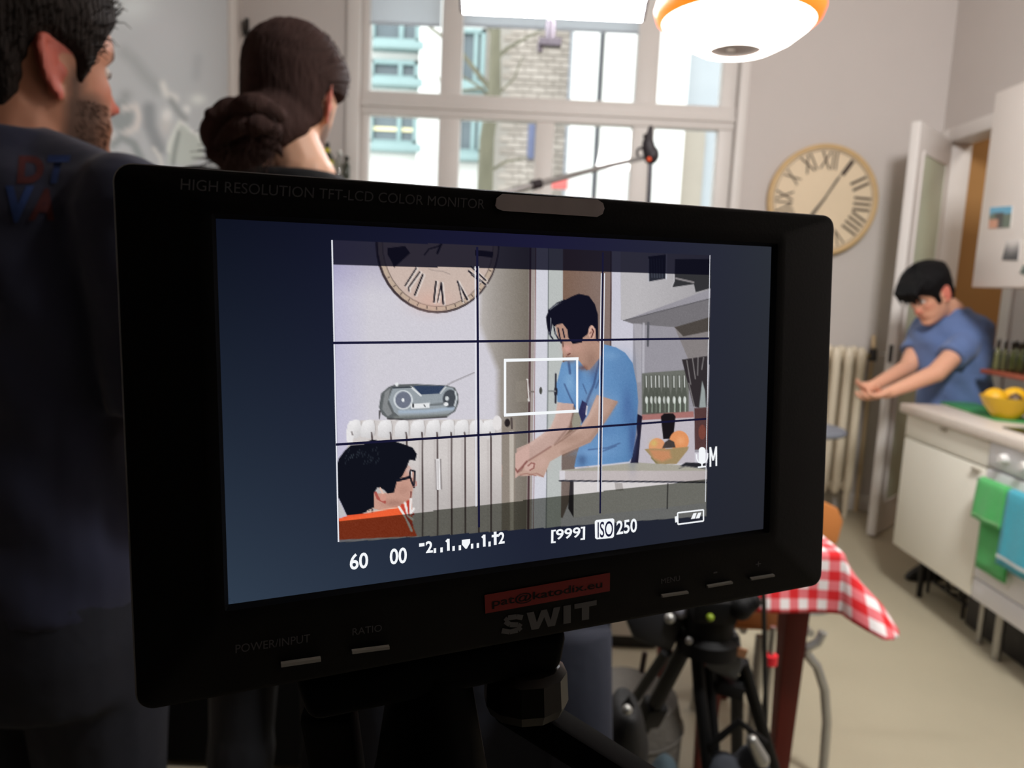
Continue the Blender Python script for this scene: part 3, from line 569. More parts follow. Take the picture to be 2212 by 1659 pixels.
# ------------------------------------------------------------------ the room
WY, RX, LX, BY, CZ = 4.8, 2.6, -1.75, -.75, 3.6
wall_m = mat('wall_paint', (205, 198, 194), rough=.9, var=.03, scale=2.5, bump=.02, bscale=40, spec=.2)
white_m = mat('white_gloss_paint', (224, 219, 215), rough=.45, var=.03, scale=8, bump=.02, bscale=60)
floor_m = mat('linoleum', (178, 169, 146), rough=.5, var=.14, scale=1.6, bump=.02, bscale=30, detail=8)
def X_(px, y=230): return P(px, y, WY).x
def Z_(px, y): return P(px, y, WY).z
wx0, wx1, wz0, wz1 = X_(778), X_(1592), .95, 3.36
g = G(); g.box((LX - .2, BY - .2, -.15), (4.2, WY + .35, 0)); structure(g.build('floor', floor_m, smooth=False))
g = G(); g.box((LX - .2, BY - .2, CZ), (4.2, WY + .35, CZ + .15)); structure(g.build('ceiling', mat('ceiling_paint', (232, 226, 218), rough=.95, var=.02), smooth=False))
g = G(); g.box((LX - .2, WY, 0), (wx0, WY + .32, CZ)); g.box((wx1, WY, 0), (4.2, WY + .32, CZ)); g.box((wx0, WY, 0), (wx1, WY + .32, wz0)); g.box((wx0, WY, wz1), (wx1, WY + .32, CZ)); structure(g.build('wall_far', wall_m, smooth=False))
g = G(); g.box((LX - .2, BY - .2, 0), (LX, WY, CZ)); structure(g.build('wall_left', wall_m, smooth=False))
g = G(); g.box((LX, BY - .2, 0), (RX + .12, BY, CZ)); structure(g.build('wall_back', mat('back_wall_dark', (26, 25, 27), rough=.95, var=.05), smooth=False))  # unseen back wall, made dark and set close to cut bounced light
dy0, dy1, dz = 4.0, 4.72, 2.36
g = G(); g.box((RX, BY, 0), (RX + .12, dy0, CZ)); g.box((RX, dy1, 0), (RX + .12, WY, CZ)); g.box((RX, dy0, dz), (RX + .12, dy1, CZ)); structure(g.build('wall_right', wall_m, smooth=False))
# hallway behind the doorway
och = mat('ochre_paint', (172, 128, 76), rough=.85, var=.06, scale=3)
g = G(); g.box((3.95, BY, 0), (4.15, WY, CZ)); g.box((RX + .12, 2.2, 0), (3.95, 2.3, CZ)); structure(g.build('wall_hallway', och, smooth=False))
g = G(); g.box((RX + .142, WY - .03, 0), (3.95, WY - .001, CZ)); structure(g.build('wall_hallway_end', och, smooth=False))
# doorway lining
g = G(); g.box((RX - .02, dy1 - .014, 0), (RX + .14, dy1 + .07, dz + .07)); g.box((RX - .02, dy0 - .07, 0), (RX + .14, dy0 + .014, dz + .07)); g.box((RX - .02, dy0 + .014, dz - .014), (RX + .14, dy1 - .014, dz + .07)); structure(g.build('trim_1', white_m, bevel=.008))
g = G(); g.box((LX, WY - .018, 0), (RX, WY - .0005, .11)); structure(g.build('baseboard_far', white_m, bevel=.006))
# door leaf standing open into the room
H0, H1 = Vector((2.585, 4.70, 0)), Vector((2.135, 4.22, 0)); dd_ = (H1 - H0).normalized(); dn = Vector((dd_.y, -dd_.x, 0)); dl = (H1 - H0).length
Rd = Matrix((dd_, dn, Vector((0, 0, 1)))).transposed()
door = G(); door.obox((H0 + H1) / 2 + Vector((0, 0, .012 + 2.34 / 2)), (dl, .05, 2.34), Rd); door = structure(door.build('door_1', white_m, bevel=.005)); door['label'] = 'white kitchen door standing open at an angle'
for s in (-1, 1):
    for z0, z1 in ((.2, .95), (1.15, 2.2)):
        g = G(); c = (H0 + H1) / 2 + Vector((0, 0, (z0 + z1) / 2)) + dn * s * .0265
        g.obox(c, (dl - .2, .004, z1 - z0), Rd); g.build('door_panel', mat('door_panel_green', (196, 204, 182), rough=.4, var=.05), door, bevel=.003)
        g = G()
        for a, b in (((-1, -1), (1, -1)), ((1, -1), (1, 1)), ((1, 1), (-1, 1)), ((-1, 1), (-1, -1))):
            w, h = (dl - .2) / 2, (z1 - z0) / 2
            g.bar(c + dd_ * a[0] * w + Vector((0, 0, a[1] * h)), c + dd_ * b[0] * w + Vector((0, 0, b[1] * h)), .02, .014, up=dn)
        g.build('panel_moulding', white_m, door, bevel=.002)
    hp = H1 - dd_ * .06 + Vector((0, 0, 1.07)) + dn * s * .03
    g = G(); g.obox(hp, (.022, .005, .11), Rd); g.cyl(hp, hp + dn * s * .04, .006); g.cyl(hp + dn * s * .04, hp + dn * s * .04 - dd_ * .09, .006); g.build('door_handle', mat('handle_grey', (150, 146, 140), rough=.35, metal=.4), door)
g = G(); g.obox(H1 + dd_ * .0005 + Vector((0, 0, 1.08)), (.004, .022, .1), Rd); g.build('lock_plate', mat('dark_metal', (60, 58, 56), rough=.35, metal=.8), door)

# ------------------------------------------------------------------ window
gx = [(X_(795), X_(948)), (X_(994), X_(1372)), (X_(1420), X_(1559))]
zt0, zt1 = Z_(1100, 258), Z_(1100, 207)        # lower panes end, upper panes begin
win = G(); fy0, fy1 = WY + .03, WY + .11
for a, b in ((wx0, gx[0][0]), (gx[0][1], gx[1][0]), (gx[1][1], gx[2][0]), (gx[2][1], wx1)): win.box((a, fy0, wz0), (b, fy1, wz1))
win = structure(win.build('window_1', white_m, bevel=.008)); win['label'] = 'tall white framed window of three bays with a transom'
g = G(); g.box((wx0, fy0 - .012, zt0 - .0), (wx1, fy1 - .005, zt1)); g.box((wx0, fy0 - .03, zt0 + .045), (wx1, fy0, zt0 + .075)); g.build('transom', white_m, win, bevel=.006)
g = G(); g.box((wx0, fy0 - .01, wz0), (wx1, fy1 + .004, wz0 + .09)); g.box((wx0, fy0 - .01, wz1 - .06), (wx1, fy1 + .004, wz1)); g.build('window_rail', white_m, win, bevel=.006)
mxm = (X_(1157, 300), X_(1197, 300)); g = G(); g.box((mxm[0], fy0 - .008, wz0), (mxm[1], fy1 - .01, zt0)); g.build('meeting_stile', white_m, win, bevel=.006)
pane_m = glass_mat('window_glass', (.97, .985, .98), .03)
for (a, b), (z0, z1) in [(q, r) for q in (gx[0], (gx[1][0], mxm[0]), (mxm[1], gx[1][1]), gx[2]) for r in ((wz0 + .09, zt0),)] + [(q, (zt1, wz1 - .06)) for q in gx]:
    g = G(); g.box((a, fy0 + .035, z0), (b, fy0 + .039, z1)); g.build('pane', pane_m, win, smooth=False)
g = G(); g.box((wx0 - .05, WY - .12, wz0 - .04), (wx1 + .05, WY + .03, wz0)); structure(g.build('trim_2', white_m, bevel=.008))
g = G()
for a, b in ((wx0 - .085, wx0), (wx1, wx1 + .06)): g.box((a, WY - .03, wz0), (b, WY + .002, wz1 + .08))
g.box((wx0, WY - .03, wz1), (wx1, WY + .002, wz1 + .08)); structure(g.build('trim_3', white_m, bevel=.01))
def translucent(name, rgb):
    m = bpy.data.materials.new(name); m.use_nodes = True; nt = m.node_tree; N = nt.nodes; b = N['Principled BSDF']; b.inputs['Base Color'].default_value = (*lin(rgb), 1); b.inputs['Roughness'].default_value = .9
    t = N.new('ShaderNodeBsdfTranslucent'); t.inputs[0].default_value = (*lin(rgb), 1); mx = N.new('ShaderNodeMixShader'); mx.inputs[0].default_value = .9
    wv = N.new('ShaderNodeTexWave'); wv.inputs['Scale'].default_value = 120; bp = N.new('ShaderNodeBump'); bp.inputs['Strength'].default_value = .1; nt.links.new(wv.outputs[0], bp.inputs['Height']); nt.links.new(bp.outputs[0], b.inputs['Normal'])
    nt.links.new(b.outputs[0], mx.inputs[1]); nt.links.new(t.outputs[0], mx.inputs[2]); nt.links.new(mx.outputs[0], N['Material Output'].inputs[0]); return m
blind_m = translucent('blind_fabric', (226, 228, 232))
for (a, b), py, px_ in ((gx[0], 50, 870), (gx[1], 60, 1180)):
    t = thing('roller_blind', 'grey fabric roller blind pulled down over the narrow window bay by the wall corner' if a < -.5 else 'grey fabric roller blind over the wide middle window bay behind the tube light', 'blind', ((a + b) / 2, WY + .02, wz1 - .08), 'roller blinds in the window')
    zb = P(px_, py, WY).z
    g = G(); g.box((a + .005, WY + .018, zb), (b - .005, WY + .02, wz1 - .03)); g.build('blind_fabric', blind_m, t, smooth=False)
    g = G(); g.cyl((a + .005, WY + .019, zb), (b - .005, WY + .019, zb), .008); g.build('bottom_rail', blind_m, t)
    g = G(); g.cyl((a, WY + .005, wz1 - .05), (b, WY + .005, wz1 - .05), .03); g.build('roller', white_m, t)

# ------------------------------------------------------------------ outside
fac = mat('white_render', (226, 224, 220), rough=.9, var=.05, scale=1.5); teal = mat('teal_paint', (138, 160, 160), rough=.6, var=.06)
FY = 12.0
def FX(px, y=200): return P(px, y, FY).x
def FZ(px, y): return P(px, y, FY).z
structure(G().box((-14, 5.6, -3.2), (16, 26, -3.0)).build('ground_outside', mat('courtyard_ground', (150, 145, 135), rough=.95, var=.2), smooth=False))
bld = thing('apartment_building', 'white courtyard building with teal framed windows seen through the window', 'building', (-3, FY + 1, -3))
fx0, fx1 = -9.0, FX(952)
# facade with its window openings left free
w_rows = [(FZ(850, 320), FZ(850, 235)), (FZ(850, 168), FZ(850, 110) + .0), ]
wcol = (FX(800), FX(903))
g = G(); g.box((fx0, FY + .12, -3), (FX(1040), FY + 3, 9)); g.build('wall', fac, bld, smooth=False)
g = G(); g.box((FX(905), FY - .12, -3), (FX(952), FY + .1, 9)); g.build('pilaster', fac, bld, bevel=.02)
def ext_window(x0, x1, z0, z1, blinds=False):
    f = G(); t = .07
    f.box((x0, FY, z0), (x0 + t, FY + .12, z1)); f.box((x1 - t, FY, z0), (x1, FY + .12, z1)); f.box((x0, FY, z1 - t), (x1, FY + .12, z1)); f.box((x0, FY, z0), (x1, FY + .12, z0 + t)); f.box((x0 + (x1 - x0) * .58, FY + .01, z0), (x0 + (x1 - x0) * .58 + t, FY + .11, z1))
    f = f.build('window_frame', teal, bld, bevel=.008)
    G().box((x0 + t, FY + .09, z0 + t), (x1 - t, FY + .1, z1 - t)).build('pane', mat('dark_window_glass', (96, 106, 112), rough=.08, var=.3, scale=1.5), f, smooth=False)
    if blinds:
        for k in (.82, .36): G().box((x0 + t, FY + .05, z0 + (z1 - z0) * k), (x1 - t, FY + .08, z0 + (z1 - z0) * (k + .1))).build('awning_strip', mat('cream_blind', (240, 226, 180), rough=.8), f, smooth=False)
    G().box((x0 - .08, FY - .14, z0 - .12), (x1 + .08, FY + .1, z0)).build('window_ledge', teal, f, bevel=.01)
ext_window(FX(797), FX(903), FZ(850, 312), FZ(850, 228), True); ext_window(FX(797), FX(903), FZ(850, 92), FZ(850, 20)); ext_window(FX(797), FX(903), FZ(850, 172), FZ(850, 128))
ext_window(FX(985), FX(1045), FZ(1010, 332), FZ(1010, 240)); ext_window(FX(985), FX(1045), FZ(1010, 182), FZ(1010, 60))
ext_window(FX(640), FX(740), FZ(700, 312), FZ(700, 228)); 
# brick gable
BYd = 12.6
bx0, bx1 = P(1085, 200, BYd).x, P(1245, 200, BYd).x; bz0, bz1 = P(1150, 440, BYd).z, P(1150, 40, BYd).z
br = thing('brick_gable', 'pale brick gable wall of the neighbouring house behind the tree', 'building', ((bx0 + bx1) / 2, BYd, -3))
G().box((bx0 - .3, BYd + .02, -3), (bx1 + 2.6, BYd + 3, 9)).build('wall', mat('mortar', (190, 182, 174), rough=.95, var=.05), br, smooth=False)
bw, bh = .235, .098
bms = [mat('brick_a', (190, 178, 168), rough=.9, var=.08), mat('brick_b', (180, 168, 158), rough=.9, var=.08), mat('brick_c', (200, 188, 178), rough=.9, var=.08)]
proto = {}
row = 0; z = bz0
while z < bz1:
    x = bx0 + (bw / 2 if row % 2 else 0)
    while x + bw < bx1 + .01:
        k = random.randrange(3)
        if k not in proto:
            proto[k] = G().box((0, 0, 0), (bw - .016, .04, bh - .016)).mesh('brick'); proto[k].materials.append(bms[k])
        o = bpy.data.objects.new('brick', proto[k]); COL.objects.link(o); o.parent = br; o.matrix_parent_inverse = Matrix.Translation(-br.location); o.location = (x, BYd - .01 - random.uniform(0, .01), z)
        x += bw
    z += bh; row += 1
G().box((P(1140, 300, BYd).x, BYd - .12, P(1148, 345, BYd).z), (P(1155, 300, BYd).x, BYd - .02, P(1148, 262, BYd).z)).build('shutter', mat('blue_paint', (112, 118, 150), rough=.6), br, bevel=.01)
# white house corner beyond the middle and the narrow bay
wh = thing('white_house', 'white rendered house corner with tall pilasters seen through the window', 'building', (2, 11, -3))
HY = 10.5
hx = lambda px, y=200: P(px, y, HY).x
G().box((hx(1236), HY + .15, -3), (hx(1410), HY + 1.2, 9)).build('wall', mat('grey_render', (150, 152, 160), rough=.9, var=.04), wh, smooth=False)
for a, b in ((1234, 1288), (1301, 1366)): G().box((hx(a), HY - .1, -3), (hx(b), HY + .14, 9)).build('pilaster', fac, wh, bevel=.02)
G().box((hx(1412), HY - .05, -3), (hx(1484), HY + .2, 9)).build('corner_pier', fac, wh, bevel=.02)
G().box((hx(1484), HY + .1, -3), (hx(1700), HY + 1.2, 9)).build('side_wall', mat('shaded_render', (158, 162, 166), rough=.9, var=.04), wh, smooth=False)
ax0, ax1, az = hx(1476, 330), hx(1524, 330), P(1500, 300, HY).z; pts_ = [(ax0, HY + .06, -3), (ax1, HY + .06, -3)] + [((ax0 + ax1) / 2 + (ax1 - ax0) / 2 * math.cos(t), HY + .06, az + .35 * math.sin(t)) for t in np.linspace(0, PI, 9)]
G().prism(pts_, (0, .05, 0)).build('arched_door', mat('beige_door', (150, 140, 128), rough=.7, var=.05), wh, smooth=False)
G().box((P(1188, 400, 10.4).x, 10.3, P(1200, 408, 10.4).z), (P(1224, 400, 10.4).x, 10.42, P(1200, 385, 10.4).z)).build('sign_board', mat('red_paint', (206, 96, 92), rough=.6), wh, bevel=.01)
# tree
tr = thing('courtyard_tree', 'bare mossy tree trunk with forking branches outside the window', 'tree', (P(1055, 420, 8).x, 8, -3.0))
bark = mat('bark', (104, 100, 84), rough=.95, var=.35, scale=9, bump=.5, bscale=30, stretch=(1, 1, .35))
g = G(); g.tube([(P(1052, 400, 8).x - .02, 8, -3), P(1048, 400, 8), P(1052, 300, 8), P(1068, 200, 8), P(1070, 80, 8), P(1076, -40, 8)], [.13, .085, .078, .07, .055, .04], 10); g.build('trunk', bark, tr)
for pp, r in ((((1060, 195), (1025, 150), (990, 105), (930, 60), (900, 20)), .03), (((1062, 215), (1040, 190), (1000, 165), (960, 125)), .018), (((1070, 130), (1095, 105), (1140, 80), (1180, 60)), .025), (((1045, 190), (1005, 195), (960, 190), (930, 140)), .015), (((1072, 90), (1050, 50), (1030, 0)), .02), (((1052, 375), (1090, 350), (1140, 340)), .02), (((1070, 210), (1110, 170), (1130, 120)), .014)):
    pa = [P(x, y, 8 + .1 * i) for i, (x, y) in enumerate(pp)]; G().tube(pa, list(np.linspace(r, r * .4, len(pa))), 7).build('branch', bark, tr)

# ------------------------------------------------------------------ wall print beside the two people
SXs, SYs, imgs = SXp, SYp, img
mx0, mx1 = PX(492, 200, LX + .03), PX(100, 200, LX + .03)
my1, my0 = mx0.y, mx1.y; mz0, mz1 = 1.2, 3.35
NU2, NV2 = 150, 120
yy, zz_ = np.meshgrid(np.linspace(my0, my1, NU2), np.linspace(mz1, mz0, NV2))
pts = np.stack([np.full(yy.size, LX + .03), yy.ravel(), zz_.ravel()], 1)
SXp, SYp = proj_np(pts); img = np.tile(np.array([150, 153, 156.]), (len(pts), 1))
q6 = lambda *p: [(150 + a / 4.608, b / 4.608) for a, b in p]
glow(*q6((640, 70))[0], 50, 35, (176, 182, 184), .8); glow(*q6((1000, 300))[0], 60, 60, (160, 160, 164), .5)
stroke(q6((540, 520), (640, 600), (760, 760), (880, 880)), (128, 132, 134), 22, soft=24, alpha=.8); stroke(q6((1280, 580), (1260, 760)), (130, 134, 138), 14, soft=20, alpha=.6)
ell(*q6((520, 1150))[0], 26, 34, (118, 124, 126), soft=14); stroke(q6((540, 1330), (660, 1280), (700, 1160), (660, 1060), (540, 1080)), (174, 170, 168), 13, soft=8)
glow(*q6((560, 950))[0], 14, 12, (118, 122, 124), .8); stroke(q6((790, 1080), (800, 1250), (900, 1480)), (116, 120, 124), 26, soft=16); glow(*q6((970, 1150))[0], 11, 14, (206, 206, 204), .9); glow(*q6((960, 1260))[0], 14, 18, (168, 166, 164), .7); glow(*q6((1165, 1090))[0], 8, 8, (206, 208, 206), .9); glow(*q6((1280, 990))[0], 18, 12, (184, 188, 186), .9); stroke(q6((930, 840), (960, 930), (1060, 980)), (182, 182, 180), 14, soft=12)
stroke(q6((1010, 1000), (1090, 1120), (1150, 1180)), (120, 124, 126), 12, soft=10)
poly(q6((1100, 1210), (1340, 1400), (1330, 1560), (1200, 1640), (960, 1640), (1000, 1440)), (152, 158, 154), soft=6); stroke(q6((1110, 1215), (1330, 1390)), (190, 194, 190), 6, soft=5); stroke(q6((1095, 1220), (1000, 1420), (985, 1500)), (178, 182, 178), 9, soft=6); stroke(q6((1090, 1310), (1050, 1500), (1030, 1640)), (112, 118, 116), 8, soft=6)
ell(*q6((330, 1390))[0], 28, 22, (176, 172, 170), soft=16); stroke(q6((430, 1440), (520, 1370), (640, 1430), (720, 1600)), (114, 120, 122), 16, soft=10); stroke(q6((840, 1480), (900, 1560), (920, 1650)), (172, 172, 170), 9, soft=6)
I = np.arange(NU2 * NV2).reshape(NV2, NU2); fs = np.stack([I[:-1, :-1], I[1:, :-1], I[1:, 1:], I[:-1, 1:]], -1).reshape(-1, 4)
mural = thing('wall_print', 'large grey abstract print on the wall between the bearded person and the ponytail', 'print', (LX + .02, (my0 + my1) / 2, mz0))
s_ = np.clip(img, 0, 255) / 255; lc = ((s_ + .055) / 1.055) ** 2.4
me = bpy.data.meshes.new('printed_sheet'); me.from_pydata([tuple(p) for p in pts], [], [tuple(f) for f in fs]); me.update(); set_col(me, np.clip(lc * 1.9, 0, .9)); link('printed_sheet', me, attr_mat('print_ink', rough=.5), mural, smooth=False)
G().box((LX + .001, my0, mz0), (LX + .028, my1, mz1)).build('backing_board', mat('board_edge', (200, 196, 190), rough=.8), mural, bevel=.002)
SXp, SYp, img = SXs, SYs, imgs
structure(G().box((LX, my1 + .05, 0), (LX + .035, my1 + .15, CZ)).build('trim_4', white_m, bevel=.006))
hk = thing('coat_hook', 'small dark metal coat hook on the pale wall above the ponytail', 'hook', P(533, 62, WY - .01)); c = P(533, 58, WY - .01)
G().box((c.x - .012, WY - .014, c.z - .05), (c.x + .012, WY - .001, c.z + .05)).build('back_plate', mat('dark_metal', (60, 58, 56)), hk, bevel=.003); G().tube([(c.x, WY - .01, c.z - .02), (c.x, WY - .05, c.z - .06), (c.x, WY - .075, c.z - .03), (c.x, WY - .08, c.z + .01)], .008).build('hook_arm', mat('dark_metal', (60, 58, 56)), hk)
# ------------------------------------------------------------------ wall clock
CC = P(1777, 433, WY - .04); cr = .335; CY = WY - .045
clock = thing('wall_clock', 'large round cream wall clock with roman numerals above the radiator', 'clock', (CC.x, WY - .01, CC.z))
Rc = Matrix.Rotation(PI / 2, 3, 'X')
G().lathe([(0, 0), (cr - .02, 0), (cr - .018, .004), (cr, .004), (cr, -.03), (0, -.03)], (CC.x, CY, CC.z), 64, Rc).build('dial', mat('clock_dial', (232, 212, 182), rough=.7, var=.06, scale=5), clock)
G().lathe([(cr - .022, .001), (cr - .02, .01), (cr - .008, .014), (cr + .006, .008), (cr + .006, -.035), (cr - .004, -.035)], (CC.x, CY, CC.z), 64, Rc, ).build('rim', mat('clock_rim', (208, 176, 128), rough=.6, var=.15, scale=12), clock)
inkm = mat('clock_ink', (70, 58, 50), rough=.7)
def cpt(r, a, d=.005): return Vector((CC.x + r * math.sin(a), CY - d, CC.z + r * math.cos(a)))
G().lathe([(cr * .9, .0045), (cr * .91, .0045)], (CC.x, CY, CC.z), 64, Rc).build('minute_ring', inkm, clock)
tilt = math.radians(3)
for i, s in enumerate(('XII', 'I', 'II', 'III', 'IIII', 'V', 'VI', 'VII', 'VIII', 'IX', 'X', 'XI')):
    a = i * PI / 6 + tilt; v, f = text_geo(s, .0); w = .028 * len(s) + (.02 if 'X' in s or 'V' in s else 0); h = .105
    er, et = Vector((math.sin(a), 0, math.cos(a))), Vector((math.cos(a), 0, -math.sin(a))); c = Vector((CC.x, CY - .0046, CC.z)) + er * cr * .72
    G().add([c + et * (float(x) - .5) * w + er * (float(y) - .5) * h for x, y in v], f).build('numeral', inkm, clock, smooth=False)
for a, l, w, d in ((math.radians(30), .19, .007, .009), (math.radians(214), .15, .01, .007)):
    G().prism([cpt(-.03, a, d) + Vector((math.cos(a) * w * s, 0, -math.sin(a) * w * s)) for s in (-.6, .6)] + [cpt(l * .8, a, d) + Vector((math.cos(a) * w, 0, -math.sin(a) * w)), cpt(l, a, d), cpt(l * .8, a, d) - Vector((math.cos(a) * w, 0, -math.sin(a) * w))], (0, .0015, 0)).build('clock_hand', mat('hand_dark', (60, 52, 48), rough=.5), clock, smooth=False)
# ------------------------------------------------------------------ radiator
rad = thing('radiator', 'cream cast iron column radiator under the wall clock', 'radiator', (1.7, WY - .13, 0))
rm = mat('radiator_enamel', (226, 214, 192), rough=.4, var=.03)
rxe = P(1862, 800, WY - .14).x; pitch = .077; n_s = 14
g = G()
for dy in (-.055, .055):
    rings = []
    for z, w, d in ((.16, .018, .02), (.2, .026, .03), (.26, .024, .032), (.95, .024, .032), (1.02, .03, .036), (1.06, .026, .03), (1.085, .012, .016)):
        rings.append([Vector((w * math.copysign(abs(math.cos(t)) ** .7, math.cos(t)), dy + d * math.copysign(abs(math.sin(t)) ** .7, math.sin(t)), z)) for t in [2 * PI * i / 12 for i in range(12)]])
    g.loft(rings)
for z in (.2, 1.03): g.cyl((-pitch / 2, 0, z), (pitch / 2, 0, z), .026, n=12); g.obox((0, 0, z), (.05, .11, .05))
sec = g.mesh('radiator_section'); sec.materials.append(rm); sec.polygons.foreach_set('use_smooth', np.ones(len(sec.polygons), bool)); sec.set_sharp_from_angle(angle=.7)
for i in range(n_s):
    o = bpy.data.objects.new('radiator_section', sec); COL.objects.link(o); o.parent = rad; o.matrix_parent_inverse = Matrix.Translation(-rad.location); o.location = (rxe - pitch * (i + .5), WY - .135, 0)
    if i in (0, n_s - 1): G().tube([(o.location.x, WY - .19, .2), (o.location.x, WY - .19, .0)], [.02, .014]).build('foot', rm, rad)
vx = P(1882, 742, WY - .1)
G().cyl((rxe, WY - .135, 1.03), (vx.x, WY - .135, 1.03), .014).build('valve_stem', mat('brass', (150, 130, 90), rough=.4, metal=.7), rad); G().cyl((vx.x, WY - .135, 1.0), (vx.x, WY - .135, 1.075), .026, .022).build('valve_knob', mat('dark_plastic', (34, 30, 30), rough=.5), rad)
pipe = thing('heating_pipe', 'thin painted heating pipe running up the wall beside the radiator', 'pipe', (vx.x + .03, WY - .03, 0)); G().tube([(vx.x + .045, WY - .04, 0), (vx.x + .045, WY - .04, 1.12), (vx.x + .03, WY - .06, 1.15), (vx.x, WY - .135, 1.08)], .013).build('pipe_run', mat('pipe_paint', (206, 182, 146), rough=.5), pipe)
# ------------------------------------------------------------------ base cabinets on the right wall
lam = mat('cream_laminate', (240, 237, 224), rough=.45, var=.02); enam = mat('white_enamel', (228, 228, 232), rough=.3, var=.02)
FXc = 1.862; CB, CT = .222, .858; cy0, cy1 = 2.845, 3.465
cab = thing('base_cabinet', 'cream kitchen base cabinet with drawer over one door at the end of the worktop', 'cabinet', (2.2, (cy0 + cy1) / 2, 0))
G().box((FXc + .02, cy0, CB), (RX - .02, cy1, CT)).build('carcass', lam, cab, bevel=.003)
zdr = PX(2030, 972, FXc).z
d = G().box((FXc, cy0 + .003, CB), (FXc + .018, cy1 - .002, zdr - .004)).build('door', lam, cab, bevel=.003); G().box((FXc - .014, cy0 + .03, zdr - .024), (FXc, cy0 + .08, zdr - .012)).build('handle', mat('handle_beige', (176, 168, 152), rough=.4), d, bevel=.004)
d = G().box((FXc, cy0 + .003, zdr + .004), (FXc + .018, cy1 - .002, CT - .006)).build('drawer', lam, cab, bevel=.003); G().box((FXc - .014, (cy0 + cy1) / 2 - .02, CT - .026), (FXc, (cy0 + cy1) / 2 + .02, CT - .014)).build('handle', mat('handle_beige', (176, 168, 152)), d, bevel=.004)
for y in (cy0 + .06, cy1 - .1):
    for x in (FXc + .1, RX - .1): G().cyl((x, y, 0), (x, y, CB), .013).build('leg', mat('steel', (170, 168, 164), rough=.3, metal=.9) if y < 3 else mat('dark_wire', (30, 27, 25), rough=.4, metal=.4), cab)
oy0 = 2.2
ov = thing('oven', 'white enamel oven with control knobs and a towel bar beside the base cabinet', 'oven', (2.2, (cy0 + oy0) / 2, 0))
G().box((FXc + .02, oy0, CB), (RX - .02, cy0 - .004, CT)).build('body', enam, ov, bevel=.003)
zc = PX(2165, 1020, FXc).z
G().box((FXc - .004, oy0, zc + .006), (FXc + .02, cy0 - .006, CT - .004)).build('control_panel', enam, ov, bevel=.004)
zo = .31
od_ = G().box((FXc - .002, oy0, zo), (FXc + .02, cy0 - .006, zc - .006)).build('door', enam, ov, bevel=.004); G().box((FXc - .004, oy0 + .08, zo + .1), (FXc - .0015, cy0 - .1, zc - .12)).build('glass', mat('oven_glass', (150, 148, 148), rough=.15), od_, bevel=.001)
G().box((FXc - .001, oy0, CB), (FXc + .02, cy0 - .006, zo - .006)).build('drawer', enam, ov, bevel=.004)
for k in range(4):
    y = PX(2177, 1000, FXc).y - k * .12; G().lathe([(0, .03), (.014, .03), (.017, .026), (.02, 0), (0, 0)], (FXc - .004, y, (zc + CT) / 2 + .004), 20, Matrix.Rotation(-PI / 2, 3, 'Y')).build('knob', mat('knob_white', (236, 234, 232), rough=.25), ov)
zb = zc - .045; bx = FXc - .045
g = G().cyl((bx, oy0 + .03, zb), (bx, cy0 - .03, zb), .009); 
for y in (oy0 + .05, cy0 - .05): g.cyl((bx, y, zb), (FXc, y, zb), .007)
g.build('towel_bar', mat('steel', (170, 168, 164)), ov)
for y in (cy0 - .08, oy0 + .08):
    G().cyl((FXc + .08, y, 0), (FXc + .08, y, CB), .018).build('leg', mat('steel', (170, 168, 164)), ov)
# wire bracket and a dark box added to stand in for the shade under the cabinets
wb = thing('wire_rack', 'black wire rack on the floor under the base cabinet', 'rack', (2.1, 3.3, 0))
g = G(); 
for y in (3.4, 3.3, 3.2): g.tube([(FXc + .16, y, .2), (FXc + .2, y, .05), (FXc + .35, y, .02), (RX - .1, y, .02)], .007)
for z, x in ((.2, FXc + .16), (.05, FXc + .2), (.02, FXc + .4)): g.cyl((x, 3.12, z), (x, 3.44, z), .007)
for y in (3.42, 3.14): g.cyl((FXc + .17, y, 0.0), (FXc + .17, y, .2), .007)
g.build('wire_frame', mat('dark_wire', (30, 27, 25), rough=.4, metal=.4), wb)
bb_ = thing('shade_box', 'dark box added under the oven in place of shade', 'box', (2.3, 2.75, 0)); G().box((FXc + .14, 2.3, .004), (RX - .16, 3.08, .19)).build('box_body', mat('dark_plastic', (34, 30, 30)), bb_, bevel=.012); G().box((FXc + .13, 2.29, .17), (RX - .15, 3.09, .2)).build('lid', mat('dark_plastic', (34, 30, 30)), bb_, bevel=.008)
# worktop
wt = G().box((FXc - .025, oy0 - .25, CT), (RX - .002, 3.495, .9)).build('worktop', mat('worktop_laminate', (226, 216, 206), rough=.4, var=.06, scale=40), bevel=.006); tag(wt, 'pale laminate worktop running along the base cabinets', 'worktop')
sb = structure(G().box((RX - .02, oy0 - .25, .901), (RX - .002, 3.5, 1.44)).build('trim_5', mat('splashback_white', (226, 220, 218), rough=.3, var=.03), smooth=False, bevel=.002))
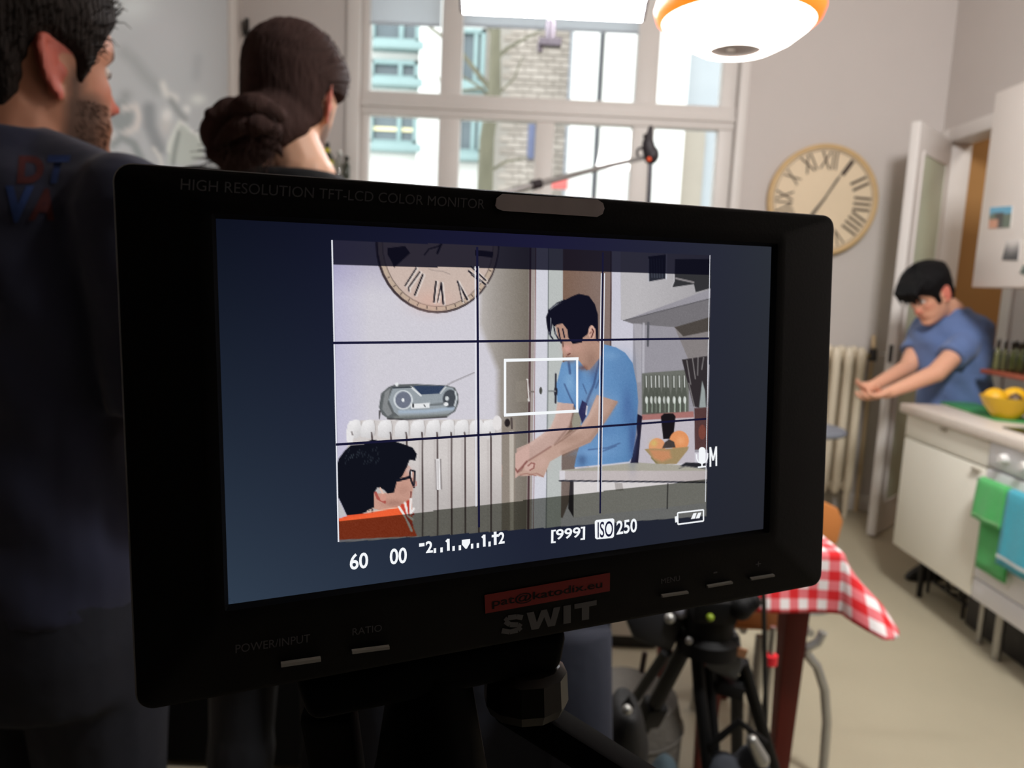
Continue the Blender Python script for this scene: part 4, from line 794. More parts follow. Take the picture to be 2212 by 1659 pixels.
# towels on the bar
def towel(name, label, y0, y1, zf, zb_, rgb, stripe):
    t = thing(name, label, 'towel', (bx, (y0 + y1) / 2, zb), 'tea towels on the oven bar')
    n, k = 26, 14; m = mat('terry_' + name, rgb, rough=.95, var=.12, scale=60, bump=.5, bscale=400, sheen=.3)
    vs = []; fs = []
    path = [(-.016 - .01 * (1 - i / 9), zf + (zb - zf) * i / 9) for i in range(10)] + [(-.013, zb + .008), (0, zb + .0155), (.013, zb + .008)] + [(.015 + .004 * (i / 9), zb + (zb_ - zb) * i / 9) for i in range(10)]
    off = []
    for j, (dx, z) in enumerate(path):
        for i in range(k):
            u = i / (k - 1); sag = .004 * math.sin(u * 9 + j * .1) * min(1, abs(z - zb) * 8)
            vs.append((bx + dx + sag * (1 if j < 11 else .3), y0 + (y1 - y0) * u + .01 * (zb - z) * (u - .5), z))
    for j in range(len(path) - 1):
        for i in range(k - 1): a = j * k + i; fs.append((a, a + 1, a + k + 1, a + k))
    g = G().add(vs, fs); o = g.build('towel_cloth', m, t); md = o.modifiers.new('thickness', 'SOLIDIFY'); md.thickness = .006; md.offset = 0
    if stripe:
        for j0, m2 in ((1, 1), ):
            z0, z1 = zf + (zb - zf) * .09, zf + (zb - zf) * .14
            G().add([(v[0] - .0045, v[1], z0) for v in vs[k:2 * k]] + [(v[0] - .0045, v[1], z1) for v in vs[k:2 * k]], [(i, i + 1, k + i + 1, k + i) for i in range(k - 1)]).build('woven_stripe', mat('stripe_' + name, stripe, rough=.9), t)
    return t
towel('green_towel', 'green terry tea towel folded over the oven bar', PX(2186, 1060, bx).y, PX(2122, 1040, bx).y, PX(2140, 1130, bx).z, PX(2150, 1255, bx).z, (70, 190, 96), (150, 214, 150))
towel('blue_towel', 'turquoise terry tea towel with a white stripe on the oven bar', PX(2212, 1060, bx).y - .2, PX(2188, 1055, bx).y, PX(2180, 1225, bx).z, .55, (48, 176, 200), (206, 214, 214))
# upper cabinet with pictures
UX = 2.05; uy0, uy1, uz0, uz1 = 2.0, 3.4, 1.452, 2.292
uc = thing('wall_cabinet', 'white wall cabinet with snapshots stuck to its front', 'cabinet', (2.3, 2.7, uz0)); G().box((UX + .02, uy0, uz0), (RX - .002, uy1, uz1)).build('carcass', white_m, uc, bevel=.003)
for a, b in ((uy0, 2.7), (2.704, uy1)): d = G().box((UX, a, uz0), (UX + .018, b, uz1)).build('door', mat('cabinet_white', (226, 218, 212), rough=.35, var=.02), uc, bevel=.003)
def snapshot(label, pp, fn):
    c = [PX(x, y, UX - .003) for x, y in pp]; n = 14; vs = []; cs = []
    t = thing('snapshot', label, 'photo', sum(c, Vector()) / 4, 'snapshots on the wall cabinet')
    for j in range(n):
        for i in range(n):
            u, v = i / (n - 1), j / (n - 1); vs.append(c[0].lerp(c[1], u).lerp(c[3].lerp(c[2], u), v)); cs.append(lin(fn(u, v)))
    me = bpy.data.meshes.new('print'); me.from_pydata(vs, [], [(j * n + i, j * n + i + 1, (j + 1) * n + i + 1, (j + 1) * n + i) for j in range(n - 1) for i in range(n - 1)]); me.update(); set_col(me, np.array(cs)); o = link('picture_face', me, attr_mat('photo_print', rough=.35), t, smooth=False)
    G().prism([p + Vector((.0004, 0, 0)) for p in c], (.0022, 0, 0)).build('paper', mat('photo_paper', (232, 230, 226), rough=.6), t, smooth=False)
mixc = lambda a, b, t: tuple(x + (y - x) * t for x, y in zip(a, b))
snapshot('small colour snapshot with blue sky on the wall cabinet', [(2139, 448), (2187, 445), (2182, 491), (2135, 494)], lambda u, v: (96, 164, 196) if v < .25 + .2 * abs(u - .4) else ((196, 140, 112) if (u < .45 and v > .55) else ((66, 62, 56) if abs(u - .45) < .2 else (96, 108, 92))))
snapshot('small black and white snapshot below the colour one on the wall cabinet', [(2174, 520), (2204, 518), (2199, 563), (2164, 562)], lambda u, v: mixc((206, 200, 196), (66, 62, 62), min(1, max(0, v * 1.5 - .3 + .5 * abs(u - .5)))))
snapshot('greenish snapshot at the edge of the view on the wall cabinet', [(2210, 572), (2250, 568), (2246, 606), (2202, 590)], lambda u, v: mixc((120, 132, 122), (70, 84, 76), v))
# shelf with bottles
sp = P(2117, 796, 3.47); sz = sp.z
sh = thing('wall_shelf', 'reddish wooden shelf carrying green bottles under the wall cabinet', 'shelf', (2.4, 3.0, sz)); G().box((sp.x, 2.35, sz - .02), (RX - .021, 3.47, sz)).build('board', mat('red_wood', (168, 84, 58), rough=.45, var=.2, scale=3, stretch=(8, 1, 8)), sh, bevel=.004)
for y in (3.1, 2.55): G().prism([(RX - .022, y - .02, sz - .021), (sp.x + .12, y - .02, sz - .021), (sp.x + .14, y - .02, sz - .045), (RX - .06, y - .02, sz - .15), (RX - .022, y - .02, sz - .16)], (0, .04, 0)).build('bracket', mat('bracket_dark', (58, 38, 40), rough=.5), sh, bevel=.003)
gg = glass_mat('green_glass', (.86, .92, .66), .1, .03)
prof = [(r * .66, z * .68) for r, z in ((0, .002), (.026, .002), (.029, .008), (.029, .1), (.026, .12), (.012, .15), (.0105, .19), (.0125, .192), (.0125, .2), (.0095, .2), (.0095, .15), (.0, .15))]
bm_ = G().lathe(prof, (0, 0, 0), 20).mesh('bottle_glass'); bm_.materials.append(gg); bm_.polygons.foreach_set('use_smooth', np.ones(len(bm_.polygons), bool))
cm_ = G().lathe([(0, .1355), (.0086, .1355), (.0086, .143), (0, .143)], (0, 0, 0), 14).mesh('cap'); cm_.materials.append(mat('cap_silver', (190, 190, 184), rough=.3, metal=.7))
k = 0
for r_, x in enumerate((sp.x + .05, sp.x + .12, sp.x + .19)):
    for c_ in range(8):
        y = 3.435 - c_ * .05 - (r_ % 2) * .02
        nth = ('first', 'second', 'third', 'fourth', 'fifth', 'sixth', 'seventh', 'eighth')[c_]; rw = ('outer', 'middle', 'inner')[r_]
        t = thing('glass_bottle', f'green glass bottle, {nth} from the window, {rw} row of the red shelf', 'bottle', (x, y, sz), 'green bottles on the red shelf')
        for nm, me in (('bottle_glass', bm_), ('cap', cm_)):
            o = bpy.data.objects.new(nm, me); COL.objects.link(o); o.parent = t
# bowl, board, hob
bc = PZ(2171, 905, .905); 
board = thing('chopping_board', 'bright green chopping board lying on the worktop under the fruit bowl', 'board', (bc.x, bc.y, .9))
c4 = [PZ(2030, 869, .905), PZ(2098, 869, .905), PZ(2262, 918, .905), PZ(2150, 907, .905)]
G().prism([(p.x, p.y, .9005) for p in c4], (0, 0, .008)).build('board_slab', mat('board_green', (64, 150, 78), rough=.4, var=.05), board, bevel=.002)
bowl = thing('fruit_bowl', 'yellow bowl filled with fruit on the worktop', 'bowl', (bc.x, bc.y, .909))
by = mat('bowl_yellow', (208, 168, 18), rough=.25, var=.06)
G().lathe([(0, 0), (.045, 0), (.062, .02), (.088, .055), (.104, .09), (.1, .09), (.084, .058), (.058, .026), (.04, .008), (0, .008)], (bc.x, bc.y, .9095), 40).build('bowl_shell', by, bowl)
def fruit(name, label, c, r, rgb, stem=True):
    t = thing(name, label, 'fruit', c, 'fruit in the yellow bowl'); m = mat('skin_' + name, rgb, rough=.4, var=.1, scale=30, bump=.2, bscale=300)
    G().ball(c, r, 24, 16).build('flesh', m, t); 
    if stem: G().cyl((c[0], c[1], c[2] + (r[2] if hasattr(r, '__len__') else r) - .002), (c[0], c[1], c[2] + (r[2] if hasattr(r, '__len__') else r) + .004), .004, .003).build('stem', mat('stem_brown', (92, 72, 44)), t)
fruit('grapefruit', 'yellow grapefruit on the window end of the fruit bowl', (bc.x - .042, bc.y + .02, .985), .046, (240, 184, 36))
fruit('lemon', 'yellow lemon heaped behind the dark fruit in the bowl', (bc.x + .048, bc.y + .03, .995), (.05, .042, .042), (244, 190, 38))
fruit('avocado', 'dark brown avocado tucked between the yellow fruit', (bc.x - .002, bc.y - .05, .985), (.03, .028, .036), (98, 74, 52))
hob = thing('hob', 'black glass hob set in the worktop beside the green board', 'hob', (2.15, 2.5, .9)); hp_ = PZ(2165, 922, .905); G().box((hp_.x, oy0 + .02, .9003), (RX - .12, hp_.y, .906)).build('hob_glass', mat('hob_black', (14, 14, 16), rough=.1), hob, bevel=.002)
for x, y in ((2.08, hp_.y - .14), (2.32, hp_.y - .14), (2.08, oy0 + .14), (2.32, oy0 + .14)): G().lathe([(.07, .0062), (.075, .0066), (.08, .0062)], (x, y, .9), 28).build('cooking_ring', mat('ring_grey', (70, 70, 72), rough=.4), hob)
# rail with utensils and paper roll on the splashback
rl = thing('utensil_rail', 'steel rail with hanging tools on the splashback under the wall cabinet', 'rail', (RX - .03, 3.0, 1.36)); G().cyl((RX - .05, 2.4, 1.37), (RX - .05, 3.42, 1.37), .008).build('rail_bar', mat('steel', (170, 168, 164)), rl)
for y in (2.42, 3.4): G().cyl((RX - .05, y, 1.37), (RX - .02, y, 1.37), .006).build('rail_post', mat('steel', (170, 168, 164)), rl)
for i, y in enumerate((3.3, 3.2, 3.1)):
    t = thing('kitchen_tool', ('long white serving spoon hanging nearest the window on the rail', 'dark ladle hanging in the middle of the rail', 'pale spatula hanging last on the rail')[i], 'utensil', (RX - .06, y, 1.36), 'tools on the utensil rail'); m = (mat('tool_white', (226, 224, 222), rough=.4), mat('tool_dark', (84, 82, 82), rough=.4), mat('tool_pale', (214, 208, 200), rough=.4))[i]
    G().tube([(RX - .05, y, 1.385), (RX - .063, y, 1.372), (RX - .06, y, 1.35), (RX - .06, y, 1.2)], .007).build('handle', m, t); G().ball((RX - .06, y, 1.17), (.01, .028, .04), 14, 8).build('blade', m, t)
# ------------------------------------------------------------------ people
def interp(z, tab):
    zs = [t[0] for t in tab]; vs = [t[1] for t in tab]; return float(np.interp(z, zs, vs))
F_TAB = [(-.122, .055), (-.117, .076), (-.108, .09), (-.097, .094), (-.088, .09), (-.08, .087), (-.071, .091), (-.066, .089), (-.059, .094), (-.052, .09), (-.04, .088), (-.02, .086), (0, .085), (.018, .084), (.03, .091), (.04, .096), (.06, .094), (.08, .085), (.1, .066), (.113, .044), (.122, .02), (.126, 0)]
B_TAB = [(-.122, .02), (-.1, .035), (-.08, .055), (-.06, .068), (-.04, .082), (-.02, .092), (0, .098), (.03, .103), (.055, .1), (.08, .086), (.1, .065), (.113, .044), (.122, .02), (.126, 0)]
W_TAB = [(-.122, .018), (-.115, .03), (-.1, .043), (-.08, .053), (-.06, .06), (-.04, .065), (-.02, .069), (0, .072), (.03, .076), (.06, .076), (.08, .068), (.1, .052), (.113, .035), (.122, .016), (.126, 0.0)]
def head_point(t, z):                # t = 0 is the face, PI/2 the person's right side
    w, f, b = interp(z, W_TAB), interp(z, F_TAB), interp(z, B_TAB)
    c, s = math.cos(t), math.sin(t); e = .82 if c > 0 else .95
    x = w * math.copysign(abs(s) ** e, s); y = (f if c > 0 else b) * math.copysign(abs(c) ** (.78 if c > 0 else .95), c)
    if c > 0:
        if -.05 < z < .04:           # nose
            nz = np.interp(z, [-.05, -.044, -.036, -.028, -.022, 0, .018, .03, .04], [0, .004, .016, .031, .03, .018, .009, .004, 0]); sg = np.interp(z, [-.044, -.03, -.02, .02], [.015, .014, .011, .009])
            y += nz * math.exp(-(x / sg) ** 2)
        y -= .013 * math.exp(-((abs(x) - .031) / .015) ** 2 - ((z - .016) / .012) ** 2)
        y += .004 * math.exp(-((abs(x) - .028) / .018) ** 2 - ((z - .036) / .008) ** 2)
        y += .005 * math.exp(-((abs(x) - .045) / .016) ** 2 - ((z + .012) / .016) ** 2)
    return Vector((x, y, z))
def head_geo(g, T, off=None, nz=52, nt=64):
    zs = [-.122 + .248 * (i / (nz - 1)) for i in range(nz)]; rings = []
    for z in zs:
        r = []
        for i in range(nt):
            t = 2 * PI * i / nt; p = head_point(t, z)
            if off:
                d = Vector((p.x, p.y * .8, (p.z - .0) * .9)).normalized(); p = p + d * off(t, z)
            r.append(T @ p)
        rings.append(r)
    g.loft(rings)
def ear_geo(g, T, s, flare=.5, size=1.0):
    base = Vector((s * .071, -.004, .0)); ax = Vector((0, -.1, 1)).normalized(); out = Vector((s * math.sin(flare), -math.cos(flare), 0)); pth = []
    for k in range(15):
        a = -1.9 + 4.25 * k / 14
        u = math.copysign(abs(math.sin(a)) ** .7, math.sin(a)) * .031 * size; v = (math.copysign(abs(math.cos(a)) ** .8, math.cos(a)) * .5 + .5) * (.027 + .004 * math.sin(a)) * size
        pth.append(T @ (base + ax * (u + .002) + out * v))
    g.tube(pth, [.0048 * size] * 4 + [.0052 * size] * 8 + [.0046 * size] * 3, 8)
    R = Matrix((out, ax.cross(out), ax)).transposed(); T3 = T.to_3x3()
    g.ball(T @ (base + out * .011 * size), (.014 * size, .004, .027 * size), 14, 10, T3 @ R)
    g.ball(T @ (base + out * .008 * size - ax * .031 * size), (.009, .0055, .009), 10, 8, T3 @ R)
    g.ball(T @ (base + out * .004 + Vector((s * .002, .006, -.004))), (.006, .005, .008), 8, 6, T3 @ R)
    at = [T @ (base + ax * (math.sin(a) * .02 * size) + out * ((math.cos(a) * .5 + .5) * .016 * size) + Vector((s * .003, 0, 0))) for a in np.linspace(-1.2, 1.5, 7)]
    g.tube(at, .003 * size, 6)
def head_T(c, yaw, pitch=0, roll=0, sc=1.0):
    return Matrix.Translation(c) @ Matrix.Rotation(yaw, 4, 'Z') @ Matrix.Rotation(pitch, 4, 'X') @ Matrix.Rotation(roll, 4, 'Y') @ Matrix.Scale(sc, 4)
def ring(c, hw, hd, yaw, tilt=None, n=28, e=.85):
    ux = Vector((math.cos(yaw), math.sin(yaw), 0)); uy = Vector((-math.sin(yaw), math.cos(yaw), 0))
    if tilt is not None:
        ax = Vector(tilt).normalized(); ux = (ux - ax * ux.dot(ax)).normalized(); uy = ax.cross(ux)
    return [Vector(c) + ux * hw * math.copysign(abs(math.cos(t)) ** e, math.cos(t)) + uy * hd * math.copysign(abs(math.sin(t)) ** e, math.sin(t)) for t in [2 * PI * i / n for i in range(n)]]
def torso_geo(g, hip, neck, yaw, infl=0.0, t0=-.12, collar=True, bulk=1.0, sh=None):
    s = neck - hip; secs = [(-.16, .155, .105), (0, .16, .11), (.18, .15, .102), (.38, .142, .098), (.6, .155, .11), (.76, .165, .112), (.86, .16, .1), (.93, .125, .082), (.975, .085, .066), (1.03, .064, .06)]
    g.loft([ring(hip + s * t, (w + infl) * bulk, (d + infl) * bulk, yaw, s) for t, w, d in secs if t >= t0])
    if sh:
        for p in sh:
            g.ball(p, .056 * bulk + infl, 16, 10); g.caps(hip + s * .9, p, .06 * bulk + infl, .05 * bulk + infl); g.caps(hip + s * .7, p - Vector((0, 0, .03)), .08 * bulk + infl, .05 * bulk + infl)
            g.caps(hip + s * .985, p + Vector((0, 0, .012)), .038 * bulk + infl, .036 * bulk + infl)
def hand_geo(g, wr, d, n, side, curl=.6, sc=1.0, pinch=False):
    d = Vector(d).normalized(); n = Vector(n); n = (n - d * n.dot(d)).normalized(); s = d.cross(n) * side   # s points to the thumb side
    R = Matrix((s, d, n)).transposed()
    g.ball(wr + d * .05 * sc, (.04 * sc, .052 * sc, .015 * sc), 14, 10, R); g.caps(wr, wr + d * .03 * sc, .026 * sc, .025 * sc)
    for k, (off, L) in enumerate(((.028, .075), (.01, .084), (-.009, .078), (-.027, .06))):
        p = wr + (d * (.09 - .004 * abs(k - 1)) + s * off) * sc; ang = curl * (.75 + .1 * k); r = (.0092, .0095, .009, .008)[k] * sc
        g.caps(wr + (d * .06 + s * off * .8) * sc, p, r * 1.1, r)
        for j, fr in enumerate((.45, .32, .23)):
            a = ang * (j + .6); dirv = d * math.cos(a) + n * math.sin(a); q = p + dirv * L * fr * sc; g.caps(p, q, r * (1 - .08 * j), r * (.92 - .08 * j), 10); p = q
    p = wr + (d * .025 + s * .026) * sc; q = p + (d * .03 + s * .026 + n * .012).normalized() * .042 * sc; g.caps(p, q, .0125 * sc, .011 * sc, 10)
    q2 = q + (d * .9 + s * (.1 if pinch else .3) + n * (.5 if pinch else .3)).normalized() * .032 * sc; g.caps(q, q2, .0105 * sc, .009 * sc, 10); q3 = q2 + (d * .8 - s * (.3 if pinch else 0) + n * .5).normalized() * .024 * sc; g.caps(q2, q3, .009 * sc, .0078 * sc, 10)
def limb(g, a, b, c, ra, rb, rc): g.caps(a, b, ra, rb); g.caps(b, c, rb * .98, rc)
def leg_geo(g, hip, knee, ank, infl=0.0): g.caps(hip, knee, .085 + infl, .056 + infl); g.caps(knee, ank, .055 + infl, .038 + infl); g.ball(knee + (ank - knee) * .3 + Vector((0, 0, 0)), (.056 + infl, .058 + infl, .12), 12, 8)
def shoe(name, ank, yaw, m, parent):
    d = Vector((-math.sin(yaw), math.cos(yaw), 0)); sdv = Vector((math.cos(yaw), math.sin(yaw), 0)); rings = []
    for z, k, l in ((0, 1, .0), (.012, 1.06, .004), (.03, 1.0, 0), (.05, .84, -.012), (.075, .62, -.045), (.1, .5, -.065)):
        r = []
        for i in range(20):
            t = 2 * PI * i / 20; L = (.155 if math.cos(t) > 0 else .095) * (k if math.cos(t) > 0 else max(k, .75)) + l * (math.cos(t) > 0); r.append(Vector((ank.x, ank.y, z)) + d * (L * math.cos(t) + .02) + sdv * .047 * max(k, .7) * math.sin(t))
        rings.append(r)
    return G().loft(rings).build(name, m, parent)
def sstep(x): x = max(0, min(1, x)); return x * x * (3 - 2 * x)
def skin_colors(me, T, base, beard=None, red=.5, brow=(38, 26, 22), scale=1.0):
    v = verts_of(me); Ti = np.array(T.inverted()); h = v @ Ti[:3, :3].T + Ti[:3, 3]; x, y, z = h[:, 0], h[:, 1], h[:, 2]
    c = np.tile(np.array(base, float), (len(v), 1)); near = (np.abs(z) < .16) & (np.hypot(x, y) < .16)
    n = rng.normal(0, 1, (len(v), 1)) * 1.2
    def blend(a, col): c[:] = c * (1 - np.clip(a, 0, 1)[:, None]) + np.array(col, float) * np.clip(a, 0, 1)[:, None]
    ear = near & (np.abs(x) > .0745) & (y < .03) & (z > -.05) & (z < .05); blend(ear * red, (206, 96, 84))
    blend(near * red * np.exp(-(x / .02) ** 2 - ((z + .026) / .016) ** 2) * (y > .085), (206, 92, 78))
    blend(near * .35 * np.exp(-((np.abs(x) - .045) / .02) ** 2 - ((z + .015) / .02) ** 2) * (y > .04), (206, 110, 92))
    blend(near * .6 * np.exp(-(x / .024) ** 2 - ((z + .062) / .008) ** 2) * (y > .07), (168, 84, 74))
    blend(near * np.exp(-(((np.abs(x) - .03) / .02) ** 4) - ((z - .039) / .006) ** 2) * (y > .06), brow)
    blend(near * .7 * np.exp(-(((np.abs(x) - .031) / .014) ** 2) - ((z - .017) / .006) ** 2) * (y > .05), (70, 44, 38))
    blend(near * .8 * np.exp(-(((np.abs(x) - .008) / .005) ** 2) - ((z + .037) / .004) ** 2) * (y > .09), (60, 30, 28))
    if beard is not None:
        m = np.clip((-.014 - z - .35 * np.clip(y - .05, 0, .05)) / .02, 0, 1) * np.clip((y + .004) / .016, 0, 1)
        side = np.clip((.012 - z) / .02, 0, 1) * np.clip(1 - np.abs(y - .016) / .02, 0, 1) * (np.abs(x) > .05)
        mou = np.exp(-(x / .034) ** 2 - ((z + .047) / .007) ** 2) * (y > .06)
        blend(near * (z > -.16) * np.maximum(np.maximum(m * np.clip(1.25 - (y - .03) / .05, .35, 1), side), mou * .5) * .8, beard)
    s_ = np.clip(c, 0, 255) / 255; set_col(me, np.where(s_ <= .04045, s_ / 12.92, ((s_ + .055) / 1.055) ** 2.4))
HL = [(0, .078), (30, .076), (48, .062), (62, .045), (70, .01), (80, -.012), (86, .03), (100, .036), (112, .02), (122, -.03), (140, -.062), (180, -.078)]
def hair_geo(T, thick, hl=HL, noise=.004, voxel=.004, extra=None, sm=3):
    hs_ = [(math.sin(i * 1.7) * 9, math.cos(i * 2.3) * 9) for i in range(6)]
    def off(t, z):
        a = abs(((math.degrees(t) + 180) % 360) - 180); k = sstep((z - np.interp(a, [q[0] for q in hl], [q[1] for q in hl]) + .008) / .016)
        nz = sum(math.sin(t * f1 + z * 90 + i) * math.cos(z * 12 * f2 + t * 3 + i) for i, (f1, f2) in enumerate(hs_)) / 6
        return -.007 * (1 - k) + k * (thick(a, z) + noise * nz)
    g = G(); head_geo(g, T, off, 48, 72)
    if extra: extra(g)
    return remesh(g, voxel, sm)
def eyes(T, parent, col=(70, 50, 36)):
    for s in (-1, 1):
        g = G(); g.ball(T @ Vector((s * .031, .0725, .016)), .0112 * T.to_scale().x, 16, 12); o = g.build('eye', mat('eye_white', (214, 204, 196), rough=.2), parent)
        c = T @ Vector((s * .031, .0832, .015)); R = T.to_3x3(); g = G(); g.ball(c, (.0055, .0015, .0055), 12, 8, R.normalized()); g.build('iris', mat('iris_brown', col, rough=.2), o)
def strands(T, n, pt, m, name, parent, length, r=.0011):
    g = G()
    for i in range(n):
        pth = pt(i)
        if pth: g.tube(pth, list(np.linspace(r, r * .3, len(pth))), 4, cap=False)
    o = g.build(name, m, parent, angle=0); o['kind'] = 'stuff'; return o
# --- bearded man close to the monitor
p1 = thing('person', 'bearded person in a navy printed T-shirt standing beside the monitor, head turned to the window', 'person', (-.66, .92, 0))
Y1 = .93; yaw1 = math.radians(-32)
ear1 = P(126, 141, .90); fdir = Vector((-math.sin(yaw1), math.cos(yaw1), 0)); rdir = Vector((math.cos(yaw1), math.sin(yaw1), 0))
T1 = head_T(ear1 - rdir * .079 + fdir * .012, yaw1, math.radians(2), math.radians(0), .92)
N1 = P(18, 318, .93); hip1 = N1 + Vector((.0, .0, -.56)); ty1 = math.radians(-18)
tx = Vector((math.cos(ty1), math.sin(ty1), 0)); tf = Vector((-math.sin(ty1), math.cos(ty1), 0))
shR, shL = N1 + tx * .185 + Vector((0, 0, -.074)), N1 - tx * .185 + Vector((0, 0, -.08))
elR, elL = shR + Vector((.035, .03, -.29)), shL + Vector((-.05, .03, -.29)); wrR, wrL = elR + tf * .16 + Vector((-.05, 0, -.19)), elL + tf * .14 + Vector((.05, 0, -.2))
hz1 = hip1.z - .04
kn = [hip1 + Vector((s * .09, .02, -.42)) for s in (1, -1)]; hp = [hip1 + Vector((s * .085, 0, -.04)) for s in (1, -1)]; an = [Vector((hip1.x + s * .1, hip1.y, .09)) for s in (1, -1)]
g = G(); head_geo(g, T1); ear_geo(g, T1, 1, .42, 1.02); ear_geo(g, T1, -1, .5)
g.caps(T1 @ Vector((0, -.03, -.05)), N1 + Vector((0, 0, .0)), .058, .064); g.caps(N1, N1 - Vector((0, 0, .06)), .066, .07)
torso_geo(g, hip1, N1, ty1, -.014, sh=(shR, shL))
for a, b, c, sd in ((shR, elR, wrR, 1), (shL, elL, wrL, -1)): limb(g, a, b, c, .046, .037, .026); hand_geo(g, c, (c - b), Vector((-sd * .6, .2, 0)), sd, .5)
for a, b, c in zip(hp, kn, an): leg_geo(g, a, b, c, -.008)
me = remesh(g, .0042, 3); skin_colors(me, T1, (204, 142, 112), beard=(84, 64, 54), red=.75); link('body', me, attr_mat('skin', rough=.5, sss=.06), p1)
eyes(T1, p1)
h1 = hair_geo(T1, lambda a, z: .012 + .022 * sstep((z - .03) / .08) + .006 * (a > 120) * sstep((z + .06) / .06), noise=.004, voxel=.0035)
hair_dark = mat('hair_dark_brown', (44, 37, 34), rough=.65, var=.45, scale=60, bump=.8, bscale=220, spec=.15, stretch=(1, 1, .15))
ho = link('hair', h1, hair_dark, p1)
def hp1(i):
    t = random.uniform(-PI, PI); z = random.uniform(.0, .118); a = abs(math.degrees(t))
    if z < np.interp(a, [q[0] for q in HL], [q[1] for q in HL]) + .008: return None
    p = head_point(t, z); d = Vector((p.x, p.y, p.z)).normalized(); k = .02 + .022 * sstep((z - .03) / .08)
    q = Vector((random.gauss(0, .3), random.gauss(.1, .3), random.gauss(-.2, .3)))
    q = q - d * q.dot(d); return [T1 @ (p + d * k * .5), T1 @ (p + d * k * .92 + q * .008), T1 @ (p + d * k * 1.0 + q * .02)]
strands(T1, 1300, hp1, mat('hair_strand_dark', (40, 34, 31), rough=.65, spec=.15), 'hair_strands', ho, .02, .0009)
def bd(i):
    t = random.uniform(.75, 1.45) * random.choice((1, 1, -1)); z = random.uniform(-.118, -.03)
    p = head_point(t, z); d = Vector((p.x, p.y, -.02)).normalized(); return [T1 @ (p - d * .001), T1 @ (p + d * .003 + Vector((0, 0, -.004)))]
strands(T1, 700, bd, mat('beard_hair', (84, 64, 54), rough=.7, spec=.15), 'beard', p1, .01, .0004)
navy = mat('navy_cotton', (34, 38, 62), rough=.9, var=.12, scale=5, bump=.6, bscale=9, sheen=.15)
g = G(); torso_geo(g, hip1, N1, ty1, .008, sh=(shR, shL)); 
for a, b in ((shR, elR), (shL, elL)): g.cyl(a + (a - b) * .05, a + (b - a) * .78, .066, .068, 20); g.ball(a, .066)
me = remesh(g, .006, 5); v = verts_of(me)                     # soft folds
fold = .004 * np.sin(v[:, 2] * 42 + v[:, 0] * 18) * np.sin(v[:, 0] * 30 + v[:, 1] * 22 + v[:, 2] * 9); no = np.empty(len(v) * 3, np.float32); me.vertices.foreach_get('normal', no); v += no.reshape(-1, 3) * fold[:, None]; me.vertices.foreach_set('co', v.ravel()); me.update()
ts1 = link('t_shirt', me, navy, p1, angle=0)
bv = BVHTree.FromPolygons([Vector(q) for q in v], [tuple(p.vertices) for p in me.polygons])
def shirt_letter(s, pp, m):
    vv_, ff = text_geo(s, .05); b, r, t = [Vector(q) for q in pp]; g = G(); vs = []
    bm = bmesh.new(); bvs = [bm.verts.new((float(x), float(y), 0)) for x, y in vv_]
    for f in ff:
        try: bm.faces.new([bvs[i] for i in f])
        except Exception: pass
    bmesh.ops.triangulate(bm, faces=bm.faces[:]); bmesh.ops.subdivide_edges(bm, edges=bm.edges[:], cuts=2, use_grid_fill=False); bmesh.ops.triangulate(bm, faces=bm.faces[:])
    for q in bm.verts:
        px = b + (r - b) * q.co.x + (t - b) * q.co.y; d = ray(px.x, px.y).normalized(); hit = bv.ray_cast(CAM, d)
        q.co = (hit[0] - d * .0012) if hit[0] else CAM + d * .95
    me = bpy.data.meshes.new('printed_letter'); bm.to_mesh(me); bm.free(); link('printed_letter', me, m, ts1, angle=0)
pr, pb = mat('print_red', (78, 26, 28), rough=.85), mat('print_blue', (36, 62, 118), rough=.85)
q7 = lambda *p: [(a / 9.217, 320 + b / 9.217) for a, b in p]
shirt_letter('D', q7((330, 700), (850, 700), (380, 150)), pr); shirt_letter('T', q7((840, 700), (1290, 700), (960, 140)), pb); shirt_letter('V', q7((30, 1480), (600, 1480), (110, 750)), pb); shirt_letter('A', q7((560, 1440), (1080, 1440), (680, 800)), pr)
g = G()
for a, b, c in zip(hp, kn, an): leg_geo(g, a, b, c + Vector((0, 0, -.02)), .012)
g.loft([ring(hip1 + Vector((0, 0, z)), w, d, ty1) for z, w, d in ((-.12, .165, .115), (-.05, .172, .12), (.03, .166, .116))]); link('trousers', remesh(g, .008, 5), mat('dark_denim', (30, 33, 44), rough=.9, var=.2, scale=30, bump=.3, bscale=20), p1, angle=0)
for a in an: shoe('shoe', a, ty1, mat('shoe_black', (22, 22, 24), rough=.5), p1)
# --- person with the ponytail
p2 = thing('person', 'person with a long brown ponytail and a black top, seen from behind', 'person', (-.4, 1.42, 0))
yaw2 = math.radians(-4); T2 = head_T(P(630, 220, 1.42), yaw2, math.radians(-12), math.radians(5), 1.0)
N2 = P(655, 392, 1.38); hip2 = N2 + Vector((-.02, .0, -.56)); ty2 = math.radians(-12); tx = Vector((math.cos(ty2), math.sin(ty2), 0)); tf = Vector((-math.sin(ty2), math.cos(ty2), 0))
hip2.x = -.42
shR, shL = N2 + tx * .15 + Vector((0, 0, -.085)), N2 - tx * .21 + Vector((0, 0, -.035))
elR, elL = shR + Vector((.04, .05, -.28)), shL + Vector((-.04, .05, -.28)); wrR, wrL = elR + tf * .2 + Vector((-.1, 0, -.05)), elL + tf * .2 + Vector((.1, 0, -.05))
kn = [hip2 + Vector((s * .09, .02, -.42)) for s in (1, -1)]; hp = [hip2 + Vector((s * .085, 0, -.04)) for s in (1, -1)]; an = [Vector((hip2.x + s * .1, hip2.y, .09)) for s in (1, -1)]
